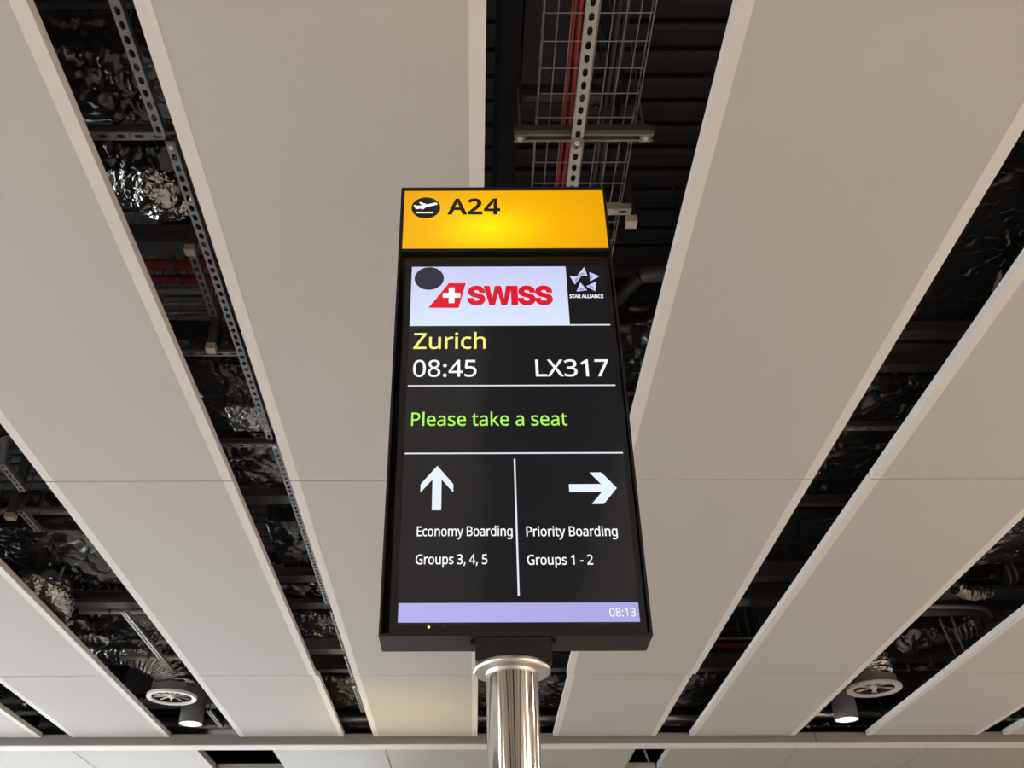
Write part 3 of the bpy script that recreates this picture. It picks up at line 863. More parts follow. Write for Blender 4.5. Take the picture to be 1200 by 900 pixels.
flex('flexible_duct', 'bright crumpled foil elbow against the black duct, wide left slot', [(-3.850, 7.892, 4.860), (-3.647, 7.894, 4.860), (-3.614, 8.138, 4.850), (-3.712, 8.505, 4.850)], [0.11, 0.13, 0.13, 0.10], 42, 'foil', 0.022, 0.05)
beam_x('steel_beam', 'black beam crossing the wide left slot above the bright pipe', -4.7, -2.5, 8.385, 8.531, 4.88, 0.12, 'charcoal', 'cross beams')
pipe_x('grey_pipe', 'bright silver pipe just below the black beam, wide left slot', 'pipe', -3.660, -2.5, 8.778, 4.95, 0.028, 'galv_light', None, 2)
foil_box('foil_duct', 'black foil duct below the bright silver pipe, wide left slot', -4.7, -2.5, 9.332, 9.869, 5.1, 5.4, 43, 'foil_black', 0.016, res=0.024, pins=1)
flex('flexible_duct', 'small foil tuft left of the bright slotted channel, wide left slot', [(-3.861, 9.149, 4.950), (-3.757, 9.034, 4.950), (-3.770, 9.303, 4.980)], [0.05, 0.08, 0.05], 44, 'foil_dark', 0.02, 0.05, seg=28)
fs_ = flex('flexible_duct', 'bright crumpled foil strip left of the round diffuser, wide left slot', [(-3.824, 9.295, 4.900), (-3.724, 9.320, 4.900), (-3.625, 9.321, 4.900), (-3.626, 9.525, 4.920)], [0.03, 0.05, 0.05, 0.02], 45, 'foil', 0.02, 0.05, seg=28)
hang(fs_, -3.747, 9.376, 4.920)
foil_box('foil_duct', 'dull foil duct just above the bright cross pipe, wide left slot', -4.6, -2.5, 9.907, 10.119, 5.05, 5.35, 46, 'foil_dark', 0.014, res=0.024, pins=1)
tag(MB().tube([(-4.010, 9.983, 4.900), (-3.686, 9.781, 5.000), (-3.320, 9.410, 5.000)], 0.012, 8).build('black_cable', 'black_cable', smooth=True), 'black cable looping left of the bright slotted channel', 'cable')
tag(MB().tube([(-3.717, 8.217, 4.850), (-3.567, 7.943, 4.880), (-3.396, 7.627, 4.900)], 0.010, 8).build('black_cable', 'black_cable', smooth=True), 'black cable hanging across the bright foil elbow', 'cable')
pipe_x('grey_pipe', 'bright cross pipe behind the foil elbow of the diffuser, wide left slot', 'pipe', -3.672, -2.45, 10.092, 4.95, 0.03, 'galv_light', None, 2)
bd_ = tag(MB().box(-3.943, -3.634, 11.162, 11.162 + 0.02, 4.88, 5.3).build('dark_board', 'charcoal'), 'dark board left of the round diffuser, wide left slot', 'board')
hang(bd_, -3.788, 11.162 + 0.01, 5.3)
tag(MB().box(-4.6, -2.5, 11.797, 11.976, 4.95, 5.02).build('steel_rail', 'galv'), 'pale cross rail behind the hanging lamp, wide left slot', 'rail')
flex('silver_duct', 'bright round duct behind the hanging lamp, wide left slot', [(-5.4, 12.588, 4.9), (-3.8, 12.588, 4.9), (-2.5, 12.588, 4.9)], [0.12, 0.12, 0.12], 47, 'duct_steel', 0.012, 0.10, seg=28, group='round silver ducts')
# narrow slot at the far left edge
pipe_x('grey_pipe', 'grey pipe in the narrow slot at the lower left edge', 'pipe', -6.3, -5.0, 11.831, 5.0, 0.03, 'grey_pipe', None, 1)
pipe_x('grey_pipe', 'pale pipe in the narrow slot at the lower left edge', 'pipe', -6.3, -5.0, 12.341, 5.0, 0.03, 'galv_light', None, 1)
foil_box('foil_duct', 'dark foil duct in the narrow slot at the lower left edge', -6.4, -5.3, 12.493, 12.888, 5.0, 5.3, 48, 'foil_dark', 0.016, res=0.03, pins=1)


# --- round air diffusers and hanging lamps
def diffuser(label, x, y, r, seed, hose, rr, ring=0.80, blades=11, wide=0.012, skin='diffuser_white'):
    d = empty('air_diffuser', (x, y, 4.64), label, 'diffuser', 'round air diffusers')
    MB().lathe(x, y, [(r * ring, 4.655), (r * ring, 4.648), (r * (ring + 0.05), 4.640), (r * 0.985, 4.640), (r, 4.650), (r, 4.668), (r * 0.9, 4.672)], 64, closed=True).build('rim', skin, d, smooth=True)
    MB().lathe(x, y, [(0.0, 4.70), (r * (ring + 0.03), 4.70), (r * (ring + 0.03), 4.655), (r * ring, 4.655)], 48).build('dish', 'black_metal', d, smooth=True)
    MB().lathe(x, y, [(0.0, 4.643), (r * 0.10, 4.646), (r * 0.13, 4.66), (r * 0.13, 4.70)], 24).build('hub', skin, d, smooth=True)
    b = None
    for k in range(blades):
        a = 2 * PI * k / blades + 0.15
        ca, sa = math.cos(a), math.sin(a)
        p = []
        for (rad, wd, z) in ((r * 0.12, 0.006, 4.668), (r * (ring - 0.01), wide, 4.668)):
            for s in (-1, 1):
                p.append((x + ca * rad - sa * wd * s, y + sa * rad + ca * wd * s, z + 0.002 * s))
        vs = p + [(q[0], q[1], q[2] + 0.003) for q in p]
        MB().add(vs, [(0, 1, 3, 2), (4, 6, 7, 5), (0, 4, 5, 1), (2, 3, 7, 6), (0, 2, 6, 4), (1, 5, 7, 3)]).build('vane', skin, d)
    MB().lathe(x, y, [(r * 0.86, 4.668), (r * 0.86, 4.76)], 48).build('neck', 'lamp_grey', d, smooth=True)
    flex('foil_hose', '', hose, rr, seed, 'foil', 0.028, 0.055, parent=d, folds=1.4)
    return d


DX, DY = -3.192, 10.499
diffuser('round white air diffuser fed by a bright foil elbow, wide left slot', DX, DY, 0.262, 51, [(DX, DY, 4.75), (DX - 0.01, DY - 0.02, 4.87), (DX - 0.12, DY - 0.10, 5.02), (DX - 0.42, DY - 0.16, 5.14), (DX - 0.95, DY - 0.1, 5.22)], [0.21, 0.215, 0.20, 0.20, 0.20])
DX, DY = 4.186, 10.274
diffuser('round grey air diffuser under an upright foil hose, wide right slot', DX, DY, 0.278, 52, [(DX, DY, 4.75), (DX, DY, 4.88), (DX - 0.01, DY, 5.1), (DX + 0.02, DY + 0.04, 5.35), (DX + 0.1, DY + 0.1, 5.7)], [0.215, 0.22, 0.20, 0.19, 0.18], ring=0.74, blades=6, wide=0.03, skin='diffuser_grey')


def hanging_lamp(label, x, y, r):
    d = empty('hanging_lamp', (x, y, 4.60), label, 'lamp', 'cylinder downlights')
    MB().lathe(x, y, [(r, 4.60), (r * 1.0, 4.605), (r * 0.995, 5.02), (r * 0.9, 5.03), (0.0, 5.03)], 48).build('can', 'lamp_grey', d, smooth=True)
    MB().lathe(x, y, [(0.0, 4.604), (r * 0.93, 4.604)], 48).build('lens', 'lens', d)
    MB().lathe(x, y, [(r * 0.93, 4.606), (r * 0.93, 4.600), (r, 4.600)], 48).build('trim_ring', 'lamp_grey', d, smooth=True)
    MB().tube([(x, y, 5.03), (x, y, 6.43)], 0.012, 8).build('stem', 'black_metal', d)
    l = bpy.data.lights.new('lamp_light', 'SPOT')
    l.energy = 60
    l.color = (1.0, 0.95, 0.88)
    l.spot_size = math.radians(100)
    l.shadow_soft_size = 0.1
    lo = bpy.data.objects.new('lamp_light', l)
    COL.objects.link(lo)
    lo.location = (x, y, 4.59)
    return d


hanging_lamp('lit grey cylinder lamp under the round diffuser, wide left slot', -3.186, 11.352, 0.132)
hanging_lamp('lit grey cylinder lamp left of the round diffuser, wide right slot', 4.203, 11.261, 0.132)

# --- through the openings of the lower ceiling
tag(MB().tube([(2.123, 12.608, 4.600), (2.261, 13.186, 4.600)], 0.012, 8).build('white_rod', 'galv_light'), 'thin pale rod in the opening of the lower ceiling right of the post', 'rod')



# ---------------------------------------------------------------- the departure sign
NOTO = {',': '215|154,84 146,55 136,23 124,-10 111,-42 98,-74 85,-103 33,-103 41,-72 49,-38 56,-3 63,31 68,63 73,93 148,93', '-': '258|32,184 32,246 226,246 226,184', '0': '459|419,287 419,253 417,221 414,191 409,163 395,112 376,70 349,37 316,12 276,-3 229,-8 170,1 122,27 86,70 60,129 51,163 44,201 41,243 39,287 40,332 44,373 50,411 58,446 83,504 119,547 167,573 229,581 287,573 335,547 372,504 399,446 408,411 414,373 418,332|110,287 111,249 113,215 116,184 121,156 137,111 159,78 190,59 229,52 268,59 298,78 320,110 336,156 341,184 345,215 347,249 348,287 347,325 345,359 341,390 336,417 320,463 298,495 268,515 229,521 190,515 159,495 137,463 121,417 116,390 113,359 111,325', '1': '459|285,0 216,0 216,400 216,439 217,470 219,499 207,487 196,477 169,455 108,405 71,452 226,573 285,573', '2': '459|417,0 38,0 38,59 188,210 228,251 261,287 287,320 306,353 318,387 322,424 315,466 294,496 261,514 221,520 181,517 147,506 115,489 83,466 45,513 68,531 94,548 122,561 153,572 186,578 221,581 270,576 313,562 347,540 372,510 388,472 394,428 389,385 375,344 353,305 324,267 288,227 247,185 128,67 128,64 417,64', '3': '459|395,439 392,403 381,372 363,347 340,326 310,311 277,302 277,298 337,283 379,255 405,214 413,163 407,116 390,74 360,40 318,14 292,4 263,-3 230,-7 193,-8 150,-6 110,-1 72,8 36,23 36,89 74,73 114,61 155,54 194,51 260,59 305,81 331,117 339,164 335,197 320,223 297,242 265,255 226,263 179,265 123,265 123,326 180,326 223,329 259,339 286,356 307,377 319,404 323,434 316,471 295,498 262,516 219,521 190,520 164,515 140,508 117,498 96,487 75,473 39,521 73,544 115,563 163,576 218,581 260,578 296,571 327,558 352,540 384,495', '4': '459|443,130 359,130 359,0 291,0 291,130 17,130 17,190 286,576 359,576 359,193 443,193|291,374 291,412 293,444 294,474 295,500 292,500 285,485 276,468 266,451 257,438 86,193 291,193', '5': '459|221,351 275,346 322,331 361,307 389,274 407,232 413,183 407,128 387,81 356,43 314,15 261,-2 199,-8 156,-6 116,0 80,10 51,23 51,90 82,74 121,62 161,55 200,52 239,55 274,65 302,82 323,106 336,137 341,176 332,225 306,262 262,284 197,292 173,291 146,288 120,284 99,280 64,302 86,573 373,573 373,508 146,508 132,342 169,348 194,350', '7': '459|109,0 344,508 35,508 35,573 419,573 419,518 187,0', '8': '459|229,581 276,577 318,565 352,546 378,519 395,485 400,443 396,411 385,383 368,359 346,338 320,319 291,303 325,285 355,265 381,242 401,216 414,185 419,148 413,104 395,65 367,34 330,11 284,-3 231,-8 174,-3 126,10 89,33 61,63 45,101 39,146 43,183 56,214 75,241 99,264 128,283 158,299 131,316 107,336 87,358 71,383 61,411 58,444 63,485 80,518 107,545 141,565 182,577|108,145 116,107 138,76 176,55 229,48 281,55 319,76 342,108 350,148 346,174 335,197 317,217 293,235 264,251 229,265 217,270 184,254 157,237 136,219 121,197 111,173|228,524 188,518 155,502 134,476 127,441 130,414 141,391 157,373 179,357 204,344 232,330 258,343 282,357 302,373 317,392 327,414 330,441 323,476 302,502 270,518', ':': '215|58,43 61,69 72,85 88,94 107,97 126,94 142,85 153,69 157,43 153,18 142,2 126,-8 107,-11 88,-8 72,2 61,18|58,387 61,412 72,429 88,438 107,441 126,438 142,429 153,412 157,387 153,362 142,345 126,335 107,332 88,335 72,345 61,362', 'A': '512|437,0 368,177 141,177 73,0 0,0 224,575 289,575 512,0|282,415 274,438 263,473 255,500 247,468 238,438 230,415 165,241 346,241', 'B': '521|241,573 292,571 336,565 373,555 404,541 428,522 445,497 455,467 459,431 456,399 446,371 431,347 409,328 382,313 350,304 350,300 384,292 415,279 441,261 461,236 474,203 478,163 472,115 454,74 425,42 385,19 337,5 279,0 78,0 78,573|256,329 318,335 357,352 377,382 384,423 376,463 351,490 308,506 245,511 150,511 150,329|150,269 150,61 265,61 330,68 371,91 394,125 401,168 398,197 388,221 370,241 344,256 307,266 260,269', 'C': '507|323,517 280,513 241,502 206,482 178,456 155,423 139,383 129,337 125,286 126,252 131,220 138,191 147,164 175,117 213,83 262,62 322,55 359,57 394,62 427,69 460,78 460,15 427,5 393,-2 356,-7 312,-8 270,-6 232,1 197,12 166,28 139,48 115,72 95,99 78,131 65,165 56,203 51,244 49,287 50,319 53,349 59,378 67,406 89,456 120,499 159,534 206,559 261,575 324,581 367,578 409,572 448,561 482,547 453,486 425,497 394,508 360,515', 'E': '446|398,0 78,0 78,573 398,573 398,509 150,509 150,330 383,330 383,268 150,268 150,63 398,63', 'G': '584|326,302 524,302 524,22 478,8 431,-1 380,-6 323,-8 280,-6 241,1 205,12 173,28 145,47 120,71 98,98 81,130 67,164 57,202 51,243 49,286 51,330 58,370 69,407 84,442 104,473 127,500 154,524 186,544 220,560 259,571 300,578 346,581 392,578 437,572 478,561 516,547 489,484 457,497 421,508 382,515 342,517 309,515 278,510 250,501 225,489 181,455 150,409 139,382 131,353 126,321 124,286 126,253 130,222 137,193 146,166 175,119 216,84 241,71 270,62 303,56 340,55 375,56 404,59 429,63 452,68 452,238 326,238', 'I': '272|239,0 32,0 32,42 99,57 99,515 32,531 32,573 239,573 239,531 172,515 172,57 239,42', 'L': '420|78,0 78,573 150,573 150,64 400,64 400,0', 'N': '609|532,0 447,0 141,476 138,476 139,455 141,432 143,378 144,349 144,320 144,0 78,0 78,573 161,573 467,99 470,99 468,137 466,193 465,223 464,249 464,573 532,573', 'P': '485|229,573 282,570 326,562 363,548 393,528 415,504 431,475 441,442 444,404 441,370 433,336 417,306 395,278 364,255 324,238 275,227 216,223 150,223 150,0 78,0 78,573|223,511 150,511 150,285 208,285 258,288 298,296 330,311 352,334 365,363 370,401 361,449 334,484 289,504', 'R': '499|236,573 301,568 353,555 393,532 422,500 439,460 444,410 440,368 427,334 408,306 385,285 358,269 330,257 487,0 403,0 264,237 150,237 150,0 78,0 78,573|232,510 150,510 150,298 236,298 296,304 338,325 362,359 370,407 366,440 355,467 336,486 310,500 275,507', 'S': '440|403,153 396,106 378,66 348,35 307,11 257,-3 198,-8 167,-7 137,-5 109,-1 83,4 61,11 41,19 41,88 73,76 113,65 156,57 201,55 240,57 273,66 298,79 316,98 327,120 330,147 327,173 318,194 302,213 277,230 242,247 196,265 161,279 131,294 106,311 85,330 69,351 57,375 50,403 48,435 54,477 71,513 99,542 136,563 180,576 231,581 276,578 318,572 355,562 389,549 366,487 336,499 302,508 266,515 229,517 196,515 169,507 148,494 133,478 124,457 121,434 124,407 133,386 149,367 172,351 204,335 246,318 293,299 332,279 362,255 385,228 398,194', 'T': '446|259,0 187,0 187,509 8,509 8,573 437,573 437,509 259,509', 'W': '746|735,573 583,0 510,0 399,375 389,410 380,443 373,471 370,488 367,471 361,443 352,409 348,391 342,373 234,0 161,0 10,573 85,573 174,223 183,186 190,151 194,134 196,118 201,87 206,119 210,137 213,154 222,191 232,227 333,573 407,573 512,225 518,206 523,187 532,151 535,133 538,117 544,87 547,107 550,129 555,151 560,175 572,224 660,573', 'X': '470|467,0 385,0 233,249 79,0 3,0 193,298 15,573 95,573 236,348 377,573 453,573 276,300', 'Z': '459|427,0 30,0 30,55 332,508 40,508 40,573 419,573 419,518 118,64 427,64', 'a': '450|231,437 268,435 299,428 326,418 347,403 376,358 385,293 385,0 334,0 320,61 317,61 298,40 279,22 258,9 234,-1 206,-6 172,-8 136,-5 103,6 75,23 55,48 41,80 37,119 50,176 87,219 116,234 152,245 194,253 243,257 316,259 316,285 310,330 293,359 265,375 227,380 194,378 163,370 133,359 106,347 84,400 115,414 151,426 190,434|252,208 184,200 141,182 118,155 110,119 115,87 132,66 157,53 188,49 238,56 279,79 306,117 315,172 315,210', 'c': '385|241,-8 187,-2 139,15 99,45 69,87 58,114 50,143 46,176 44,213 46,250 51,284 59,315 71,342 102,385 142,415 191,432 245,438 278,436 309,431 336,424 358,415 337,356 316,363 292,370 267,374 244,376 204,371 172,358 148,335 131,303 120,263 117,213 120,166 131,126 148,94 172,71 202,58 240,53 273,55 302,60 328,68 351,78 351,15 328,5 304,-2 275,-7', 'd': '493|221,-8 182,-5 148,6 118,23 92,48 71,79 56,117 47,162 44,214 47,266 56,311 71,350 93,381 119,406 149,424 183,434 221,438 253,436 280,429 303,420 323,407 340,391 354,374 359,374 356,405 355,424 354,438 354,609 425,609 425,0 368,0 358,58 354,58 340,40 323,24 303,11 279,1 252,-6|232,51 290,60 328,88 348,135 355,200 355,213 354,251 349,284 340,313 329,336 291,369 231,379 181,368 146,334 133,309 124,281 119,249 117,213 119,176 124,144 133,116 146,93 181,61', 'e': '452|234,438 286,432 329,414 364,385 390,346 406,299 411,244 411,201 117,201 127,137 154,90 197,62 254,52 293,54 327,60 359,69 392,82 392,20 359,8 327,-1 292,-6 251,-8 194,-2 143,17 101,48 70,91 59,117 51,146 46,177 44,212 46,246 50,277 57,306 68,333 96,378 134,411 181,431|233,380 188,372 154,348 130,309 119,257 338,257 335,292 326,322 312,346 292,364 266,376', 'g': '493|221,438 261,434 297,422 329,402 355,373 359,373 369,430 425,430 425,-7 420,-63 404,-109 378,-146 341,-172 293,-187 233,-192 188,-191 147,-186 110,-177 78,-165 78,-100 111,-114 149,-125 191,-132 237,-134 286,-126 324,-101 347,-63 355,-13 355,4 356,32 358,57 354,57 329,28 299,8 263,-4 221,-8 182,-4 147,7 117,25 91,51 70,83 56,121 47,164 44,214 47,263 56,306 70,344 91,377 117,404 147,423 181,434|230,379 197,374 169,359 147,336 130,303 120,262 117,213 119,176 124,143 134,115 146,92 182,60 232,50 262,52 288,58 309,69 326,85 340,105 349,131 354,161 356,197 356,214 353,267 343,309 326,340 302,362 270,374', 'h': '496|139,431 138,415 138,399 135,370 140,370 155,391 174,407 196,420 221,429 247,435 273,437 321,433 360,421 391,400 413,370 426,330 431,280 431,0 361,0 361,275 355,321 338,353 308,372 265,379 222,374 189,360 166,338 150,308 142,269 139,222 139,0 68,0 68,609 139,609', 'i': '207|139,430 139,0 68,0 68,430|104,591 119,588 133,580 142,566 145,546 142,526 133,512 119,504 104,501 88,504 75,512 66,526 63,546 66,566 75,580 88,588', 'k': '428|138,291 138,276 137,257 135,221 138,221 152,240 172,264 189,285 326,430 409,430 235,246 421,0 336,0 187,200 138,158 138,0 68,0 68,609 138,609', 'l': '207|139,0 68,0 68,609 139,609', 'm': '750|540,438 603,429 649,401 665,379 676,352 683,319 685,280 685,0 615,0 615,277 610,321 594,353 567,372 528,379 474,369 438,342 418,298 411,237 411,0 342,0 342,277 339,308 332,333 320,353 303,367 281,376 253,379 215,374 185,360 164,338 150,308 141,269 139,223 139,0 68,0 68,430 125,430 136,371 140,371 155,392 173,409 194,422 217,431 241,436 266,438 312,433 349,420 378,398 398,366 402,366 427,398 461,420 499,433', 'n': '496|275,438 311,436 343,429 369,417 391,401 409,379 421,352 428,319 431,280 431,0 361,0 361,275 355,321 338,353 308,372 265,379 204,368 166,338 146,289 139,223 139,0 68,0 68,430 125,430 136,371 140,371 156,392 175,409 198,422 222,431 248,436', 'o': '485|442,216 438,165 428,121 411,82 388,51 359,25 324,7 285,-4 241,-8 200,-4 163,7 129,25 100,51 77,82 59,121 48,165 44,216 46,250 50,282 58,310 68,336 97,380 137,412 186,431 244,438 299,431 347,412 387,380 417,336 428,310 436,282 440,250|117,216 120,169 130,128 147,95 172,71 203,56 243,51 282,56 314,71 339,95 356,128 366,169 369,216 365,263 355,303 338,335 314,359 282,374 242,379 185,368 147,335 134,311 124,284 119,252', 'p': '493|273,438 310,434 344,424 374,407 401,383 422,351 437,313 446,268 449,216 448,181 444,148 437,119 427,93 401,49 365,17 322,-2 272,-8 241,-6 213,1 190,11 170,24 153,38 139,55 134,55 137,20 138,1 139,-16 139,-192 68,-192 68,430 126,430 136,371 139,371 153,389 170,405 189,419 213,429 240,436|260,379 221,374 190,362 167,342 152,313 142,275 139,229 139,216 142,167 150,126 165,93 188,70 220,55 261,51 297,56 326,72 348,98 364,131 373,171 376,217 374,252 369,283 360,310 348,334 311,367', 'r': '331|269,438 295,437 308,435 319,433 310,368 287,372 275,373 264,374 240,371 217,363 195,351 176,334 161,313 149,289 141,261 139,229 139,0 68,0 68,430 126,430 134,351 137,351 152,374 170,395 191,413 214,426 240,435', 's': '384|348,119 343,80 327,49 302,24 268,6 226,-4 176,-8 135,-6 99,-1 68,8 42,19 42,83 70,71 104,60 141,52 178,49 224,53 256,66 274,86 280,112 278,128 271,141 259,154 239,167 212,180 174,196 135,212 103,228 76,245 57,266 45,292 41,324 52,372 85,408 109,421 137,430 168,436 202,438 240,436 275,430 308,421 339,409 315,353 287,363 258,372 228,378 197,380 159,377 131,366 114,350 108,328 111,312 119,298 133,286 154,274 182,261 219,246 257,231 289,215 314,197 333,176 344,150', 't': '289|212,50 228,50 245,53 260,55 272,59 272,5 258,0 240,-4 219,-7 200,-8 167,-5 138,4 112,20 91,44 78,79 74,125 74,375 13,375 13,409 75,437 103,528 144,528 144,430 269,430 269,375 144,375 144,127 149,93 163,69 185,54', 'u': '496|427,430 427,0 370,0 359,57 356,57 340,36 321,20 298,8 273,-1 247,-6 220,-8 173,-4 134,8 103,29 81,59 68,99 63,148 63,430 135,430 135,153 141,108 158,76 188,57 230,51 273,55 306,69 330,91 345,121 354,160 357,206 357,430', 'y': '409|1,430 76,430 169,185 184,144 191,124 196,105 201,86 205,68 209,68 215,91 224,121 234,153 245,186 333,430 409,430 224,-59 207,-97 188,-130 165,-156 138,-176 106,-188 67,-192 49,-192 34,-190 9,-186 9,-130 30,-133 43,-134 56,-135 79,-132 99,-126 116,-114 130,-99 142,-80 152,-59 174,-2', ' ': '209'}
INTER = {'A': '480|16,0 201,509 276,509 463,0 395,0 287,302 276,334 264,372 250,420 232,478 245,478 228,419 213,371 201,333 191,302 85,0|110,142 110,199 370,199 370,142', 'C': '510|267,-7 235,-5 205,1 177,11 150,25 126,42 104,63 86,88 70,115 57,146 48,179 42,215 40,254 42,293 48,329 57,362 70,393 86,421 104,445 126,466 150,484 177,498 205,508 235,514 267,516 305,513 340,504 373,490 402,471 427,447 448,418 463,385 473,348 408,348 401,373 389,395 375,413 357,428 337,440 315,449 292,454 267,456 223,450 184,432 150,403 125,364 109,314 103,254 109,194 125,145 151,105 184,76 223,59 267,53 292,55 315,60 337,69 357,81 375,96 389,114 401,136 408,160 473,160 463,124 448,91 428,62 402,38 373,19 341,5 305,-4', 'E': '419|60,0 60,509 372,509 372,452 125,452 125,286 355,286 355,229 125,229 125,57 375,57 375,0', 'I': '300|31,0 31,57 118,57 118,452 31,452 31,509 269,509 269,452 183,452 183,57 269,57 269,0', 'L': '393|60,0 60,509 125,509 125,57 361,57 361,0', 'N': '523|60,0 60,509 136,509 343,183 352,169 363,151 375,130 388,107 401,82 414,55 405,54 402,81 401,108 400,134 399,157 399,195 399,509 463,509 463,0 387,0 202,290 177,331 164,354 148,381 108,452 119,454 122,384 124,328 125,291 125,0', 'R': '449|60,0 60,509 236,509 290,504 333,489 367,465 390,433 405,395 409,352 405,309 390,271 367,240 333,217 289,203 236,198 96,198 96,255 234,255 269,258 298,267 319,281 334,300 342,324 345,352 342,380 334,405 319,425 298,440 269,449 233,452 125,452 125,0|353,0 230,229 303,229 428,0', 'S': '447|224,-9 172,-4 128,9 91,31 64,60 46,96 38,137 104,137 110,110 123,88 142,71 166,59 194,52 224,49 257,52 286,60 311,74 329,92 341,114 346,139 342,161 332,179 316,193 296,205 272,214 245,222 184,239 128,260 86,289 60,326 52,372 58,413 75,448 102,476 138,498 180,511 227,516 275,511 316,498 351,476 377,449 394,415 401,378 337,378 326,412 302,437 267,453 225,459 194,456 167,448 145,435 129,418 118,398 115,376 119,352 131,334 148,319 169,308 191,300 212,293 264,279 287,272 312,264 336,252 359,238 379,220 395,198 405,171 408,139 403,99 386,64 360,34 323,11 278,-4', 'T': '449|32,452 32,509 417,509 417,452 257,452 257,0 193,0 193,452', 'W': '686|155,0 16,509 82,509 163,196 170,171 175,145 187,94 192,67 197,40 189,40 194,67 200,94 205,120 211,145 224,196 306,509 380,509 462,196 468,171 474,145 486,94 492,67 497,40 488,40 493,67 499,94 504,120 510,145 523,196 603,509 670,509 530,0 455,0 368,323 359,356 351,391 344,431 336,475 350,475 342,433 335,395 327,359 318,323 230,0', ' ': '188'}
INTER['W'] = '686|150,0 25,509 90,509 188,110 300,509 386,509 498,110 596,509 661,509 536,0 460,0 343,400 226,0'
INTER['I'] = '185|45,0 45,509 130,509 130,0'
SWELL = 1.0
YS = 2.478       # the screen's own plane
sign = empty('gate_sign', (0.1027, 2.53, 0.0), 'tall black gate display with amber header on a steel post', 'sign')

# steel post, with its collar and floor plate
MB().lathe(0.1027, 2.53, [(0.0665, 0.012), (0.0665, 2.392)], 72).build('post', 'steel', sign, smooth=True)
fl = MB().lathe(0.1025, 2.53, [(0.0670, 2.386), (0.069, 2.3935), (0.0975, 2.3935), (0.1003, 2.397), (0.1003, 2.407), (0.0975, 2.4105), (0.03, 2.4105)], 72)
fl.build('collar', 'steel_ring', sign, smooth=True)
MB().lathe(0.1027, 2.53, [(0.0, 0.0), (0.16, 0.0), (0.16, 0.009), (0.155, 0.012), (0.0, 0.012)], 48).build('floor_plate', 'steel_ring', sign, smooth=True)
br = MB().box(0.008, 0.205, 2.478, 2.585, 2.4105, 2.4736)
br.box(-0.004, 0.008, 2.50, 2.56, 2.462, 2.4736).box(0.205, 0.217, 2.50, 2.56, 2.462, 2.4736)
brk = br.build('mounting_block', 'sign_black', sign)
for bx_, by_ in ((0.018, 2.49), (0.195, 2.49)):
    MB().lathe(bx_, by_, [(0.0, 2.403), (0.005, 2.403), (0.005, 2.4105)], 12).build('screw', 'print_black', brk, smooth=True)

# casing: a deep frame open to the front
X0, X1, Z0, Z1 = -0.2424, 0.4675, 2.4736, 4.0865
Yf, Yb = 2.470, 2.592
t = 0.0065
cs = MB()
cs.box(X0, X0 + t, Yf, Yb, Z0, Z1).box(X1 - t, X1, Yf, Yb, Z0, Z1)
cs.box(X0 + t, X1 - t, Yf, Yb, Z0, Z0 + t).box(X0 + t, X1 - t, Yf, Yb, Z1 - t, Z1)
cs.box(X0 + t, X1 - t, Yb - 0.004, Yb, Z0 + t, Z1 - t)
casing = cs.build('casing', 'sign_black', sign)
MB().box(X0 + t, X1 - t, 2.53, 2.535, Z0 + t, Z1 - t).build('inner_backing', 'recess', sign)

# header light box
hd = MB().box(X0 + t, -0.2305, 2.4715, 2.50, 3.79, Z1 - t).box(0.4598, X1 - t, 2.4715, 2.50, 3.79, Z1 - t)
hd.box(-0.2305, 0.4598, 2.4715, 2.50, 3.79, 3.8035).box(-0.2305, 0.4598, 2.4715, 2.50, 4.0755, Z1 - t)
hd.build('header_frame', 'sign_black', sign)
head = MB().box(-0.2305, 0.4598, 2.476, 2.49, 3.8035, 4.0755).build('header_panel', 'amber', sign)
HY = 2.4745


def glyph_contours(font, ch):
    parts = font[ch].split('|')
    return int(parts[0]), [[tuple(map(int, q.split(','))) for q in c.split(' ')] for c in parts[1:] if c]


def swell(c, d):
    """thicken a letter's outline by d (outer outlines run clockwise, holes the other way)"""
    if not d:
        return c
    c = [p for i, p in enumerate(c) if (p[0] - c[i - 1][0]) ** 2 + (p[1] - c[i - 1][1]) ** 2 > 1e-12]
    n = len(c)
    out = []
    for i in range(n):
        a, b, e = c[i - 1], c[i], c[(i + 1) % n]
        n1 = Vector((-(b[1] - a[1]), b[0] - a[0])).normalized()
        n2 = Vector((-(e[1] - b[1]), e[0] - b[0])).normalized()
        m = n1 + n2
        k = 1 + n1.dot(n2)
        m = m / k if k > 0.35 else m / 0.35
        out.append((b[0] + m.x * d * SWELL, b[1] + m.y * d * SWELL))
    return out


